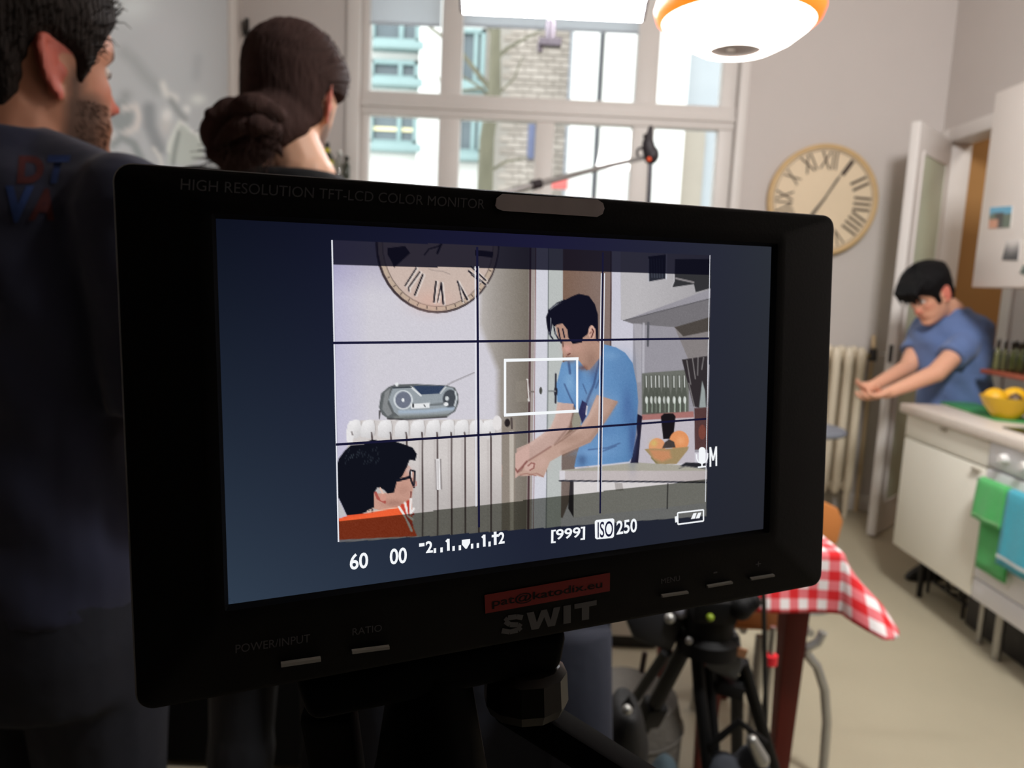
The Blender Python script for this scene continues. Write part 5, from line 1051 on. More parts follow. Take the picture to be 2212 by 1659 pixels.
g = G(); head_geo(g, T2); ear_geo(g, T2, 1, .35, 1.0); ear_geo(g, T2, -1, .4); g.caps(T2 @ Vector((0, -.02, -.06)), N2, .053, .06); g.caps(N2, N2 - Vector((0, 0, .05)), .062, .066); torso_geo(g, hip2, N2, ty2, -.016, sh=(shR, shL))
for a, b, c, sd in ((shR, elR, wrR, 1), (shL, elL, wrL, -1)): limb(g, a, b, c, .042, .034, .025); hand_geo(g, c, (c - b), Vector((-sd * .6, .2, .3)), sd, .5)
for a, b, c in zip(hp, kn, an): leg_geo(g, a, b, c, -.008)
me = remesh(g, .0048, 3); skin_colors(me, T2, (222, 172, 142), beard=(92, 70, 58), red=.7); link('body', me, attr_mat('skin'), p2); eyes(T2, p2)
HL2 = [(0, .07), (30, .066), (50, .05), (70, .02), (84, .022), (98, .026), (108, .0), (118, -.055), (135, -.08), (180, -.088)]
hb = mat('hair_brown', (64, 49, 46), rough=.92, var=.5, scale=40, bump=.5, bscale=160, spec=.02, stretch=(1, .2, .2))
blob = [((585, 262, 1.30), .05), ((545, 265, 1.27), .052), ((505, 262, 1.26), .055), ((480, 290, 1.26), .052), ((505, 320, 1.27), .05), ((545, 318, 1.28), .046), ((500, 345, 1.28), .036)]
def tail(g):
    pv = None
    for (x, y, Y), r in blob:
        c = P(x, y, Y); g.ball(c, r * .7, 14, 10)
        if pv: g.caps(pv[0], c, pv[1] * .66, r * .66)
        pv = (c, r)
    for (x, y, Y), (x2, y2, Y2), r in (((676, 240, 1.392), (632, 264, 1.35), .024), ((632, 264, 1.35), (585, 280, 1.315), .032), ((605, 250, 1.34), (560, 258, 1.30), .042)): g.caps(P(x, y, Y), P(x2, y2, Y2), r, r * 1.05)
    for i in range(26):
        a = P(random.uniform(450, 570), random.uniform(240, 345), random.uniform(1.23, 1.29)); g.ball(a, random.uniform(.008, .02), 8, 6)
h2 = hair_geo(T2, lambda a, z: .010 + .006 * sstep((z - .0) / .1) + .005 * sstep((a - 100) / 30), HL2, noise=.0022, voxel=.0045, extra=tail, sm=4); ho2 = link('hair', h2, hb, p2)
hbm = mat('hair_strand_brown', (66, 49, 45), rough=.6, spec=.08)
def st2(i):
    if i < 420:                                             # combed from brow to the tie
        t = random.uniform(.5, PI * 2 - .5); z0 = random.uniform(-.03, .112); a = abs(((math.degrees(t) + 180) % 360) - 180)
        if z0 < np.interp(a, [q[0] for q in HL2], [q[1] for q in HL2]) + .01: return None
        pth = []
        for k in range(6):
            u = k / 5; tt = t + (PI * 1.05 - t) * u * .7; z = z0 + (-.035 - z0) * u * .8; p = head_point(tt, z); d = Vector((p.x, p.y, p.z * .8)).normalized(); pth.append(T2 @ (p + d * (.0135 + .008 * sstep(z / .1))))
        return pth
    if i < 760:
        x, y = random.uniform(475, 600), random.uniform(240, 330); Y = random.uniform(1.2, 1.29); dx, dy = random.gauss(-14, 16), random.gauss(22, 18)
        return [P(x + dx * u + 7 * math.sin(u * 5 + i), y + dy * u, Y) for u in (0, .35, .7, 1, 1.3)]
    x, y = random.uniform(480, 545), random.uniform(315, 345); L = random.uniform(.4, 1.1)
    return [P(x - 70 * u * L, y + 4 * math.sin(i) + (10 + 14 * math.sin(i * 1.3)) * u * L, 1.28 + .0 * u) for u in (0, .3, .6, .85, 1)]
strands(T2, 840, st2, hbm, 'hair_strands', ho2, .1, .0012)
for i in range(30):
    k_ = i / 29; up_ = random.uniform(-1, 1); x0, y0 = 600 + random.uniform(-14, 10), 262 + 24 * up_; Yb = 1.30 + random.uniform(-.05, .03); xe = 500 - 62 * random.random(); ye = 262 + 42 * up_ + 66 * random.random(); ph = random.uniform(0, 6.3); pth = []
    for j in range(12):
        u = j / 11; lift = -26 * math.sin(u * PI) * (1 - .4 * k_); wv = 9 * math.sin(u * 7 + ph) * u
        pth.append(P(x0 + (xe - x0) * u + wv, y0 + (ye - y0) * u ** 1.5 + lift + 7 * math.cos(u * 8 + ph) * u, Yb - .05 * math.sin(u * PI) + .01 * math.sin(u * 9 + ph)))
    if i > 22: pth = [P(x0 - 40 + (408 + 30 * (30 - i) - x0 + 40) * u * .95 + 5 * math.sin(u * 8 + ph), 300 + 40 * u + 8 * math.sin(u * 4 + ph), 1.29 - .03 * math.sin(u * PI)) for u in np.linspace(0, 1, 12)]
    rr_ = random.uniform(.009, .017) * (1 if i <= 22 else .6)
    G().tube(pth, [rr_ * (.75 + .5 * math.sin(min(1, u * 1.6) * PI * .5)) * (1 - u ** 3 * .9) for u in np.linspace(0, 1, 12)], 9).build('hair_lock', hb, ho2, angle=0)
tie = P(578, 268, 1.315); G().lathe([(.03 + .008 * math.cos(a), .008 * math.sin(a)) for a in np.linspace(0, 2 * PI, 9)], tie, 20, Matrix.Rotation(1.4, 3, 'Y')).build('hair_tie', mat('hair_tie_black', (20, 18, 20), rough=.8), ho2)
bt = mat('black_cotton', (26, 26, 28), rough=.9, var=.1, bump=.5, bscale=10)
g = G(); torso_geo(g, hip2, N2, ty2, .006, sh=(shR, shL))
for a, b, c in ((shR, elR, wrR), (shL, elL, wrL)): g.caps(a, b, .058, .05); g.cyl(b, b + (c - b) * .9, .048, .038, 18)
link('sweater', remesh(g, .007, 5), bt, p2, angle=0)
g = G()
for a, b, c in zip(hp, kn, an): leg_geo(g, a, b, c + Vector((0, 0, -.02)), .012)
g.loft([ring(hip2 + Vector((0, 0, z)), w, d, ty2) for z, w, d in ((-.12, .165, .115), (-.05, .17, .12), (.03, .164, .114))]); link('trousers', remesh(g, .008, 5), mat('black_denim', (24, 25, 30), rough=.9, var=.2, scale=30), p2, angle=0)
for a in an: shoe('shoe', a, ty2, mat('shoe_black', (22, 22, 24)), p2)
# --- man in the blue T-shirt at the counter
p3 = thing('person', 'person in a blue T-shirt behind the worktop holding both hands out over the floor', 'person', (2.2, 3.66, 0))
yaw3 = math.radians(108)
T3 = head_T(P(2009, 638, 3.62), yaw3, math.radians(-36), math.radians(2), 1.04)
N3 = P(2054, 674, 3.68); hip3 = P(2062, 905, 3.70); ty3 = math.radians(135)
shL, shR = P(2110, 716, 3.60), P(1998, 712, 3.82)
elL, wrL = P(2022, 806, 3.50), P(1925, 846, 3.46); elR, wrR = P(1962, 792, 3.74), P(1890, 832, 3.58)
kn = [Vector((hip3.x - .02 + s * .06, hip3.y + s * .06, .48)) for s in (1, -1)]; hp = [hip3 + Vector((s * .06, s * .06, -.04)) for s in (1, -1)]; an = [Vector((hip3.x + .02 + s * .07, hip3.y + s * .07, .09)) for s in (1, -1)]
g = G(); head_geo(g, T3); ear_geo(g, T3, 1, .45); ear_geo(g, T3, -1, .45, 1.05); g.caps(T3 @ Vector((0, -.03, -.06)), N3, .055, .062); g.caps(N3, N3 + (hip3 - N3) * .12, .062, .07); torso_geo(g, hip3, N3, ty3, -.016, sh=(shR, shL))
limb(g, shL, elL, wrL, .05, .044, .028); limb(g, shR, elR, wrR, .05, .042, .028)
hand_geo(g, wrL, (P(1878, 862, 3.44) - wrL), Vector((-.3, .3, .9)), 1, .55, 1.02, True); hand_geo(g, wrR, (P(1850, 842, 3.50) - wrR), Vector((-.2, -.5, .8)), -1, .5, 1.02, True)
for a, b, c in zip(hp, kn, an): leg_geo(g, a, b, c, -.008)
me = remesh(g, .0042, 3); skin_colors(me, T3, (222, 166, 138), beard=None, red=.6); link('body', me, attr_mat('skin'), p3); eyes(T3, p3)
HL3 = [(0, .05), (20, .055), (40, .05), (62, .03), (72, -.02), (80, -.024), (86, .028), (100, .034), (112, .02), (122, -.03), (140, -.055), (180, -.07)]
def fringe(g):
    for i in range(26):
        x = random.uniform(-.06, .06); a = Vector((x, .075, .105)); b = Vector((x * 1.1, .106 + random.uniform(-.008, .012), .082)); c = Vector((x * 1.15, .112 + random.uniform(-.01, .012), .04 + random.uniform(-.035, .025)))
        g.caps(T3 @ a, T3 @ b, .02, .011, 8); g.caps(T3 @ b, T3 @ c, .009, .003, 8)
h3 = hair_geo(T3, lambda a, z: (.016 + .03 * sstep((z - .02) / .08)) * (.55 + .45 * sstep((a - 30) / 50)), HL3, noise=.006, voxel=.005, extra=fringe, sm=3); link('hair', h3, mat('hair_black', (13, 12, 14), rough=.6, var=.3, scale=40, bump=.8, bscale=160, spec=.15, stretch=(1, 1, .2)), p3)
blue = mat('blue_cotton', (92, 114, 160), rough=.9, var=.1, scale=6, bump=.7, bscale=11, sheen=.2)
g = G(); torso_geo(g, hip3, N3, ty3, .012, bulk=1.05, sh=(shR, shL))
for a, b in ((shL, elL), (shR, elR)): g.cyl(a + (a - b) * .05, a + (b - a) * .62, .072, .07, 20); g.ball(a, .072)
me = remesh(g, .006, 4); v = verts_of(me); no = np.empty(len(v) * 3, np.float32); me.vertices.foreach_get('normal', no)
fold = .006 * np.sin(v[:, 2] * 34 + v[:, 0] * 26 + v[:, 1] * 10) * np.sin(v[:, 0] * 24 - v[:, 1] * 16 + v[:, 2] * 13); v += no.reshape(-1, 3) * fold[:, None]; me.vertices.foreach_set('co', v.ravel()); me.update(); link('t_shirt', me, blue, p3, angle=0)
g = G()
for a, b, c in zip(hp, kn, an): leg_geo(g, a, b, c + Vector((0, 0, -.02)), .012)
g.loft([ring(hip3 + Vector((0, 0, z)), w, d, ty3) for z, w, d in ((-.12, .16, .11), (-.05, .165, .115), (.03, .16, .11))]); link('trousers', remesh(g, .008, 5), mat('dark_denim', (30, 33, 44)), p3, angle=0)
for a in an: shoe('shoe', a, math.radians(110), mat('shoe_black', (22, 22, 24)), p3)
# ------------------------------------------------------------------ lamps in view
pc = P(1588, 110, 2.25)
pend = thing('pendant_lamp', 'orange pendant lamp with a glowing white underside hanging over the table', 'lamp', (pc.x, pc.y, pc.z))
pr_ = .228; z0 = pc.z
G().lathe([(.072, .0), (.076, -.004), (.11, .004), (.16, .03), (.2, .062), (.212, .078), (.205, .078), (.15, .042), (.11, .016), (.08, .006)], (pc.x, pc.y, z0), 48, closed=True).build('diffuser', emit('lamp_diffuser', (255, 248, 238), 9.0), pend)
G().lathe([(.212, .072), (.228, .085), (.236, .11), (.228, .14), (.19, .17), (.12, .2), (.05, .215), (.03, .222), (.03, .216), (.05, .208), (.118, .193), (.186, .163), (.222, .137), (.229, .11), (.222, .09), (.21, .08)], (pc.x, pc.y, z0), 48, closed=True).build('shade', emit('lamp_shade_orange', (1.0, .135, .006), 2.0, True), pend)
G().lathe([(.073, .002), (.06, .0035), (.0, .004)], (pc.x, pc.y, z0), 32).build('socket_plate', mat('lamp_inside', (120, 104, 96), rough=.5), pend); G().cyl((pc.x - .012, pc.y, z0 - .002), (pc.x - .012, pc.y, z0 + .012), .011).build('socket', mat('lamp_socket', (200, 196, 190), rough=.4), pend)
G().cyl((pc.x, pc.y, z0 + .21), (pc.x, pc.y, CZ), .004).build('cord', mat('cord_white', (210, 205, 200), rough=.5), pend); G().lathe([(.05, 0), (.045, -.03), (.01, -.04)], (pc.x, pc.y, CZ), 24).build('ceiling_cup', mat('cord_white', (210, 205, 200)), pend)
# film tube light
fl0, fl1 = P(1000, -10, 2.4), P(1392, 4, 2.4); fc = (fl0 + fl1) / 2; fdv = (fl1 - fl0); fdv.z = 0; fL = fdv.length; fdv.normalize()
tl = thing('tube_light', 'bright white film tube light hanging in front of the window', 'light', fc)
fn = Vector((0, -.55, -.83)).normalized(); fu = fdv.cross(fn)
def fp(a, b, c): return fc + fdv * a + fu * b + fn * c
RF = Matrix((fdv, fu, fn)).transposed()
G().obox(fp(0, 0, -.045), (fL - .02, .12, .03), RF).build('housing', mat('fixture_black', (22, 20, 22), rough=.5), tl, bevel=.006)
G().obox(fp(0, 0, -.026), (fL, .145, .006), RF).build('reflector', mat('reflector_white', (235, 235, 235), rough=.3), tl, bevel=.002)
for k in (-.048, -.016, .016, .048): G().cyl(fp(-fL / 2, k, 0), fp(fL / 2, k, 0), .0145, n=14).build('tube', emit('tube_white', (250, 250, 255), 40.0), tl)
for s in (-1, 1): G().obox(fp(s * (fL / 2 + .006), 0, -.02), (.012, .13, .04), RF).build('end_cap', mat('fixture_black', (22, 20, 22)), tl, bevel=.004)
mb0, mb1 = P(1190, 48, 2.45), P(1188, 92, 2.45); G().cyl(fp(-.0, .05, -.06), mb0, .012).cyl(mb0, mb1, .016).obox(mb1, (.07, .03, .022)).cyl(mb1 - Vector((.03, 0, 0)), mb1 - Vector((.03, 0, .03)), .009).build('mount', mat('fixture_grey', (70, 64, 70), rough=.5, metal=.3), tl)
rg_ = fp(fL / 2 + .03, 0, -.06); G().tube([fp(-fL / 2, 0, -.06), fp(-fL / 2, 0, -.2), Vector((fc.x, fc.y + .2, CZ - .1)), Vector((fc.x, fc.y + .2, CZ))], .009).build('hanger', mat('fixture_black', (22, 20, 22)), tl); G().tube([rg_, rg_ + Vector((.03, .02, .04)), rg_ + Vector((.05, .1, .3)), Vector((rg_.x + .05, rg_.y + .15, CZ))], .009).build('hanger', mat('fixture_black', (22, 20, 22)), tl)
# microphone on a boom
Ym = 3.3; mk = mat('microphone_black', (26, 18, 24), rough=.6)
bm0 = thing('boom_microphone', 'black microphone in a shock mount on a thin stand against the window', 'microphone', (P(1405, 500, Ym).x, Ym, 0))
G().tube([(P(1408, 600, Ym).x, Ym, 0), P(1405, 355, Ym)], .011, 12).build('stand_pole', mat('stand_grey', (86, 86, 92), rough=.4, metal=.6), bm0)
c = P(1407, 335, Ym); G().ball(c, (.034, .036, .04)).caps(P(1404, 330, Ym), P(1400, 310, Ym), .031, .026).build('clamp', mk, bm0); G().caps(P(1398, 320, Ym), P(1406, 276, Ym - .02), .024, .01).build('microphone', mk, bm0); G().caps(P(1402, 322, Ym), P(1394, 294, Ym + .02), .012, .01).build('cable_holder', mk, bm0); G().lathe([(.02 + .006 * math.cos(a), .006 * math.sin(a)) for a in np.linspace(0, 2 * PI, 9)], P(1386, 330, Ym), 20, Matrix.Rotation(PI / 2, 3, 'X')).build('mount_ring', mk, bm0); G().ball(P(1402, 344, Ym - .03), .009).build('indicator', mat('orange_red', (230, 84, 40), rough=.5), bm0)
for a in (.3, 2.4, 4.5): x0 = P(1408, 600, Ym).x; G().tube([(x0, Ym, .35), (x0 + .32 * math.cos(a), Ym + .32 * math.sin(a), .005)], .009).build('stand_leg', mat('stand_grey', (86, 86, 92)), bm0)
pl = G(); pl.tube([P(1388, 341, Ym), P(1300, 362, 3.2), P(1160, 398, 3.05), P(1040, 432, 2.95), P(800, 500, 2.75)], [.01, .011, .013, .015, .017], 12); o = pl.build('boom_pole', mat('pole_grey', (150, 150, 150), rough=.35, metal=.7), bm0); G().cyl(P(1168, 396, 3.06), P(1148, 401, 3.04), .019).build('pole_lock', mk, o)
# bottles on a shelf in the corner
shb = P(720, 384, 4.62); sh2 = thing('corner_shelf', 'white wall shelf carrying two bottles beside the window', 'shelf', (-1.2, 4.68, shb.z)); G().box((-1.5, WY - .2, shb.z - .025), (wx0 - .09, WY - .001, shb.z)).build('board', white_m, sh2, bevel=.004)
for x in (-1.4, -1.1): G().prism([(x, WY - .002, shb.z - .026), (x, WY - .17, shb.z - .026), (x, WY - .002, shb.z - .16)], (.02, 0, 0)).build('bracket', white_m, sh2)
def tall_bottle(label, px, ptop, m, capm, lab, w=1.0):
    b = P(px, 384, 4.68); b.z = shb.z; h = P(px, ptop, 4.68).z - b.z; t = thing('bottle', label, 'bottle', b, 'bottles on the corner shelf'); k = h / .3
    G().lathe([(r * w, z) for r, z in ((0, .002), (.034, .002), (.038, .01), (.038, .17 * k), (.03, .2 * k), (.014, .23 * k), (.0125, .28 * k), (.0125, .28 * k), (0, .28 * k))], b, 22).build('bottle_glass', m, t); G().lathe([(0, .3 * k), (.0145, .3 * k), (.0145, .255 * k), (.013, .25 * k)], b, 18).build('cap', capm, t)
    if lab: G().lathe([(.0385, .05), (.0388, .052), (.0388, .15 * k), (.0385, .152 * k)], b, 24).build('paper_label', lab, t); G().lathe([(.0146, .21 * k), (.02, .215 * k), (.0165, .25 * k), (.0146, .252 * k)], b, 18).build('neck_label', lab, t)
tall_bottle('dark bottle with a yellow label beside the ponytail on the corner shelf', 706, 308, mat('dark_glass', (52, 58, 44), rough=.1), mat('cap_dark', (38, 40, 34), rough=.4), mat('yellow_label', (206, 196, 60), rough=.6)); tall_bottle('clear glass bottle next to the window frame on the corner shelf', 733, 326, glass_mat('clear_glass', (.9, .93, .92), .2), mat('cap_silver', (190, 190, 184)), None, .62); tall_bottle('slim dark green bottle last on the corner shelf', 749, 338, mat('dark_glass', (52, 58, 44)), mat('cap_dark', (38, 40, 34)), None, .5)
# ------------------------------------------------------------------ table with the gingham cloth
tz = .752; ty0 = 1.76; tx1 = PZ(1800, 1190, tz).x + .0; tx0 = .5; ty1_ = 2.5
tb = thing('dining_table', 'dark red wooden table under the gingham cloth', 'table', ((tx0 + tx1) / 2, (ty0 + ty1_) / 2, 0)); wood = mat('mahogany', (98, 24, 14), rough=.5, var=.3, scale=5, stretch=(6, 6, .6), spec=.3); apw = mat('apron_wood', (128, 84, 52), rough=.5, var=.2, scale=5)
G().box((tx0, ty0, tz - .03), (tx1, ty1_, tz)).build('tabletop', wood, tb, bevel=.006)
lx1 = P(1707, 1400, ty0 + .1).x
for x, y in ((lx1, ty0 + .1), (tx0 + .06, ty0 + .1), (lx1, ty1_ - .1), (tx0 + .06, ty1_ - .1)): G().loft([[Vector((x + sx * w, y + sy * w, z)) for sx, sy in ((-1, -1), (1, -1), (1, 1), (-1, 1))] for z, w in ((0, .019), (.55, .031), (tz - .03, .033))]).build('leg', wood, tb, smooth=True, bevel=.004)
G().box((tx0 + .06, ty0 + .085, tz - .14), (lx1, ty0 + .11, tz - .03)).build('apron', apw, tb, bevel=.002); G().box((lx1 - .012, ty0 + .12, tz - .14), (lx1 + .012, ty1_ - .12, tz - .03)).build('apron', apw, tb, bevel=.002)
gm = bpy.data.materials.new('gingham'); gm.use_nodes = True; nt = gm.node_tree; N_ = nt.nodes; b_ = N_['Principled BSDF']; b_.inputs['Roughness'].default_value = .9
at = N_.new('ShaderNodeAttribute'); at.attribute_name = 'uvc'; sx_ = N_.new('ShaderNodeSeparateXYZ'); nt.links.new(at.outputs['Vector'], sx_.inputs[0])
def band(sock):
    m1 = N_.new('ShaderNodeMath'); m1.operation = 'FRACT'; nt.links.new(sock, m1.inputs[0]); m2 = N_.new('ShaderNodeMath'); m2.operation = 'GREATER_THAN'; m2.inputs[1].default_value = .5; nt.links.new(m1.outputs[0], m2.inputs[0]); return m2.outputs[0]
ad = N_.new('ShaderNodeMath'); ad.operation = 'ADD'; nt.links.new(band(sx_.outputs[0]), ad.inputs[0]); nt.links.new(band(sx_.outputs[1]), ad.inputs[1]); dv = N_.new('ShaderNodeMath'); dv.operation = 'MULTIPLY'; dv.inputs[1].default_value = .5; nt.links.new(ad.outputs[0], dv.inputs[0])
cr_ = N_.new('ShaderNodeValToRGB'); cr_.color_ramp.interpolation = 'CONSTANT'; e = cr_.color_ramp.elements; e[0].position = 0; e[0].color = (*lin((244, 238, 236)), 1); e[1].position = .25; e[1].color = (*lin((236, 122, 128)), 1); e3 = e.new(.75); e3.color = (*lin((222, 34, 40)), 1); nt.links.new(dv.outputs[0], cr_.inputs[0]); nt.links.new(cr_.outputs[0], b_.inputs['Base Color'])
ovh = .15; chk = .047; nx, ny = 96, 96; vs = []; uvs = []
cxs = np.linspace(tx0 - .02, tx1 + ovh, nx); cys = np.linspace(ty0 - ovh, ty1_ + ovh, ny)
def drape(x, y):
    ox = max(0, x - tx1, tx0 - x); oy = max(0, y - ty1_, ty0 - y); X = min(max(x, tx0), tx1); Yv = min(max(y, ty0), ty1_); sx = 1 if x > tx1 else -1; sy = 1 if y > ty1_ else -1
    z = tz + .004; d = math.hypot(ox, oy)
    if d > ovh * 1.08: ox *= ovh * 1.08 / d; oy *= ovh * 1.08 / d; d = ovh * 1.08
    if d > 0:
        r = .012; corner = (ox > 0 and oy > 0) * min(1, min(ox, oy) / .06)
        fl = .18 + .66 * corner + .05 * math.sin(x * 23 + y * 19); drop = d
        X += sx * (r * (ox > 0) + (ox * fl)); Yv += sy * (r * (oy > 0) + (oy * fl)); z -= max(0, drop - .006)
    return (X, Yv, z)
for y in cys:
    for x in cxs: vs.append(drape(x, y)); uvs.append(((x - tx1) / chk, (y - ty0) / chk, 0))
me = bpy.data.meshes.new('tablecloth'); me.from_pydata(vs, [], [(j * nx + i, j * nx + i + 1, (j + 1) * nx + i + 1, (j + 1) * nx + i) for j in range(ny - 1) for i in range(nx - 1)]); me.update(); a_ = me.attributes.new('uvc', 'FLOAT_VECTOR', 'POINT'); a_.data.foreach_set('vector', np.array(uvs, np.float32).ravel())
tc_ = link('tablecloth', me, gm, None, angle=0); md = tc_.modifiers.new('thickness', 'SOLIDIFY'); md.thickness = .002; md.offset = 1; tag(tc_, 'red and white gingham cloth draped over the dining table', 'tablecloth')
# chair at the far side of the table, bent steel tube with a wooden back
tubem = mat('chrome_grey', (176, 176, 172), rough=.35, metal=.7); ply = mat('plywood_orange', (192, 122, 62), rough=.45, var=.15, scale=4, stretch=(1, 8, 1))
ch = thing('tube_chair', 'bent steel tube chair with an orange wooden back at the side of the table', 'chair', (.82, 2.2, 0))
kx = P(1795, 1150, 2.25)
G().prism([Vector((kx.x - .34, 2.27, kx.z + .06 - .0)) + Vector((u, 0, w)) for u, w in ((0, -.13), (.34, -.13), (.375, -.1), (.385, -.03), (.365, .01), (.32, .03), (.05, .03), (.0, .0))], (0, .018, 0)).build('backrest', ply, ch, bevel=.006)
G().box((kx.x - .44, 1.98, .44), (kx.x - .16, 2.27, .458)).build('seat', ply, ch, bevel=.008)
for i, x in enumerate((kx.x - .33, kx.x - .14)): G().tube([(x, 2.29, kx.z - .02), (x, 2.29, .52), (x, 2.26, .44), (x, 2.1, .43), (x, 2.0, .43)], .011, 10).build('back_post', tubem, ch)
cp_ = [P(1776, 1330, 1.95), P(1778, 1365, 1.95), P(1766, 1388, 1.95), P(1742, 1400, 1.95)]; cp2 = [P(1742, 1412, 1.95), P(1765, 1440, 1.95), P(1781, 1490, 1.95), P(1786, 1560, 1.95), P(1780, 1640, 1.95)]; e_ = cp2[-1].copy(); e_.z = .012
G().tube([Vector((cp_[0].x, 1.95, .455))] + cp_[1:] , .013, 10).tube(cp2[:4] + [cp2[4], e_], .013, 10).tube([cp_[-1], cp2[0]], .013, 10).build('leg', tubem, ch)
for x in (kx.x - .3,): G().tube([(x, 1.95, .44), (x + .0, 1.95, .012)], .013, 10).build('leg', tubem, ch)
for x in (kx.x - .36, kx.x - .16): G().tube([(x, 2.25, .44), (x - .01, 2.3, .012)], .013, 10).build('leg', tubem, ch)
# round grey stool seen beside the radiator
stp = P(1822, 931, 3.3); stool = thing('bar_stool', 'round grey topped bar stool in front of the radiator', 'stool', (stp.x - .17, 3.3, 0)); G().lathe([(0, .02), (.12, .022), (.165, .012), (.172, 0), (.165, -.012), (.1, -.03), (0, -.032)], (stp.x - .17, 3.3, stp.z), 40).build('seat', mat('stool_grey', (112, 116, 126), rough=.6), stool); G().tube([(stp.x - .17, 3.3, stp.z - .03), (stp.x - .17, 3.3, .03)], .022).build('column', tubem, stool); G().lathe([(0, .04), (.04, .04), (.2, .012), (.205, .0), (0, 0)], (stp.x - .17, 3.3, 0), 32).build('base', tubem, stool)
# ------------------------------------------------------------------ monitor support
mk2 = mat('support_black', (5, 5, 6), rough=.8, spec=.1); alu = mat('support_bronze', (30, 27, 24), rough=.45, metal=.5)
sp_ = thing('monitor_stand', 'black tripod stand carrying the video monitor', 'stand', (0, .34, 0))
cB = MPX(960, 1400, -.016)
def sb_(u, v, h): return cB + MR * u + MU * v + MN * h
bu0, bu1 = muv(640, 1400)[0] - muv(960, 1400)[0], muv(1242, 1400)[0] - muv(960, 1400)[0]
vt = ov0 - muv(960, 1400)[1]
G().add([sb_(u, v, h) for u, v, h in [(bu0, vt - .001, -.014), (bu1, vt - .001, -.014), (bu1, vt - .001, .013), (bu0, vt - .001, .013), (bu0 + .004, vt - .016, -.014), (bu1 - .003, vt - .016, -.014), (bu1 - .003, vt - .016, .013), (bu0 + .004, vt - .016, .013)]], [(0, 1, 2, 3), (7, 6, 5, 4), (0, 4, 5, 1), (1, 5, 6, 2), (2, 6, 7, 3), (3, 7, 4, 0)]).build('mount_plate', mk2, sp_, bevel=.004, seg=3)
kc = sb_(bu1 - .013, vt - .023, .004); RM = Matrix((MR, -MN, MU)).transposed()
G().lathe([(0, .008), (.012, .008), (.0145, .006), (.015, -.004), (.0135, -.0075), (0, -.008)], kc, 12, RM).build('locking_knob', alu, sp_, angle=20)
hc = sb_(0, vt - .05, 0); G().caps(sb_(0, vt - .014, 0), hc, .014, .02).build('ball_head', mk2, sp_); G().cyl(hc, hc - Vector((0, 0, .5)), .016, n=20).build('centre_column', mk2, sp_)
sR, sL = sb_(bu1 - .02, vt - .028, -.002), sb_(bu0 + .012, vt - .02, -.004)
for tgt, st_ in ((P(1395, 1700, sR.y + .004), sR), (P(740, 1720, sL.y + .02), sL), (P(985, 1800, .42), sb_(.0, vt - .05, -.02))):
    d = (tgt - st_).normalized(); L = st_.z / -d.z; mid = st_ + d * min(.5, L * .5); g = G().bar(st_, mid, .017, .011); g.bar(mid - d * .02, Vector(st_ + d * (L - .004)), .013, .009); g.build('leg', mk2, sp_, bevel=.002)
for tgt in (Vector((-.05, -.25, 0)),): 
    G().bar(hc - Vector((0, 0, .04)), tgt, .013, .009).build('leg', mk2, sp_, bevel=.002)
# ------------------------------------------------------------------ film camera tripod behind the monitor
tm = mat('tripod_black', (11, 11, 12), rough=.6, spec=.2); tg = mat('tripod_grey', (62, 66, 72), rough=.5)
Yt = 1.5; tp = thing('camera_tripod', 'black camera tripod with a fluid head standing under the table edge', 'tripod', (P(1540, 1400, Yt).x, Yt, 0)); q = lambda x, y, Y=Yt: P(x, y, Y)
G().lathe([(0, .05), (.05, .05), (.055, .03), (.05, -.02), (.065, -.03), (.065, -.06), (.03, -.075), (0, -.075)], q(1532, 1345), 28).build('fluid_head', tm, tp); G().obox(q(1532, 1300), (.09, .12, .05)).build('camera_plate', tm, tp, bevel=.008); G().ball(q(1534, 1334, Yt - .062), .008).build('spirit_level', mat('level_green', (150, 176, 50), rough=.2), tp); G().ball(q(1447, 1336, Yt - .04), .011).build('head_knob', mat('chrome_grey', (150, 150, 146)), tp); G().caps(q(1470, 1322), q(1500, 1312), .016, .012).build('drag_knob', mat('drag_grey', (120, 120, 128), rough=.4), tp); G().caps(q(1450, 1336), q(1500, 1345), .012, .014).build('pan_handle', tm, tp); G().caps(q(1600, 1312, Yt - .05), q(1625, 1300, Yt - .05), .026, .018).build('lens_ring', tm, tp)
G().prism([q(x, y) for x, y in ((1350, 1338), (1362, 1322), (1482, 1310), (1476, 1360), (1452, 1412), (1370, 1384))], (0, .09, 0)).build('battery_pack', mat('pack_black', (40, 41, 46), rough=.6), tp, bevel=.008)
G().prism([q(x, y, Yt - .03) for x, y in ((1515, 1388), (1600, 1372), (1608, 1440), (1592, 1474), (1536, 1452), (1520, 1432))], (0, .1, 0)).build('bowl_clamp', tg, tp, bevel=.008); G().obox(q(1575, 1402, Yt - .036), (.075, .006, .018), Matrix.Rotation(.25, 3, 'Y')).build('clamp_badge', mat('badge_copper', (150, 104, 72), rough=.4), tp)
G().ball(q(1489, 1384, Yt - .04), .008).build('bolt', mat('chrome_grey', (150, 150, 146)), tp); G().ball(q(1515, 1392, Yt - .04), .008).build('bolt', mat('chrome_grey', (150, 150, 146)), tp)
def tleg(pts, r): 
    pa = [Vector(p_) for p_ in pts]; d = (pa[-1] - pa[-2]).normalized(); k = pa[-1].z / -d.z if d.z < -.1 else 0; pa.append(pa[-1] + d * max(0, k - r)); G().tube(pa, r, 10).build('leg_tube', tm, tp)
tleg([q(1492, 1372), q(1395, 1560, 1.72)], .018); tleg([q(1440, 1408), q(1385, 1490, 1.62)], .012); tleg([q(1503, 1385), q(1512, 1500, 1.46), q(1530, 1659, 1.42)], .014); tleg([q(1526, 1440), q(1535, 1500, 1.48), q(1546, 1659, 1.44)], .012); tleg([q(1604, 1430), q(1648, 1580, 1.52)], .014); tleg([q(1592, 1470), q(1592, 1590, 1.6)], .014)
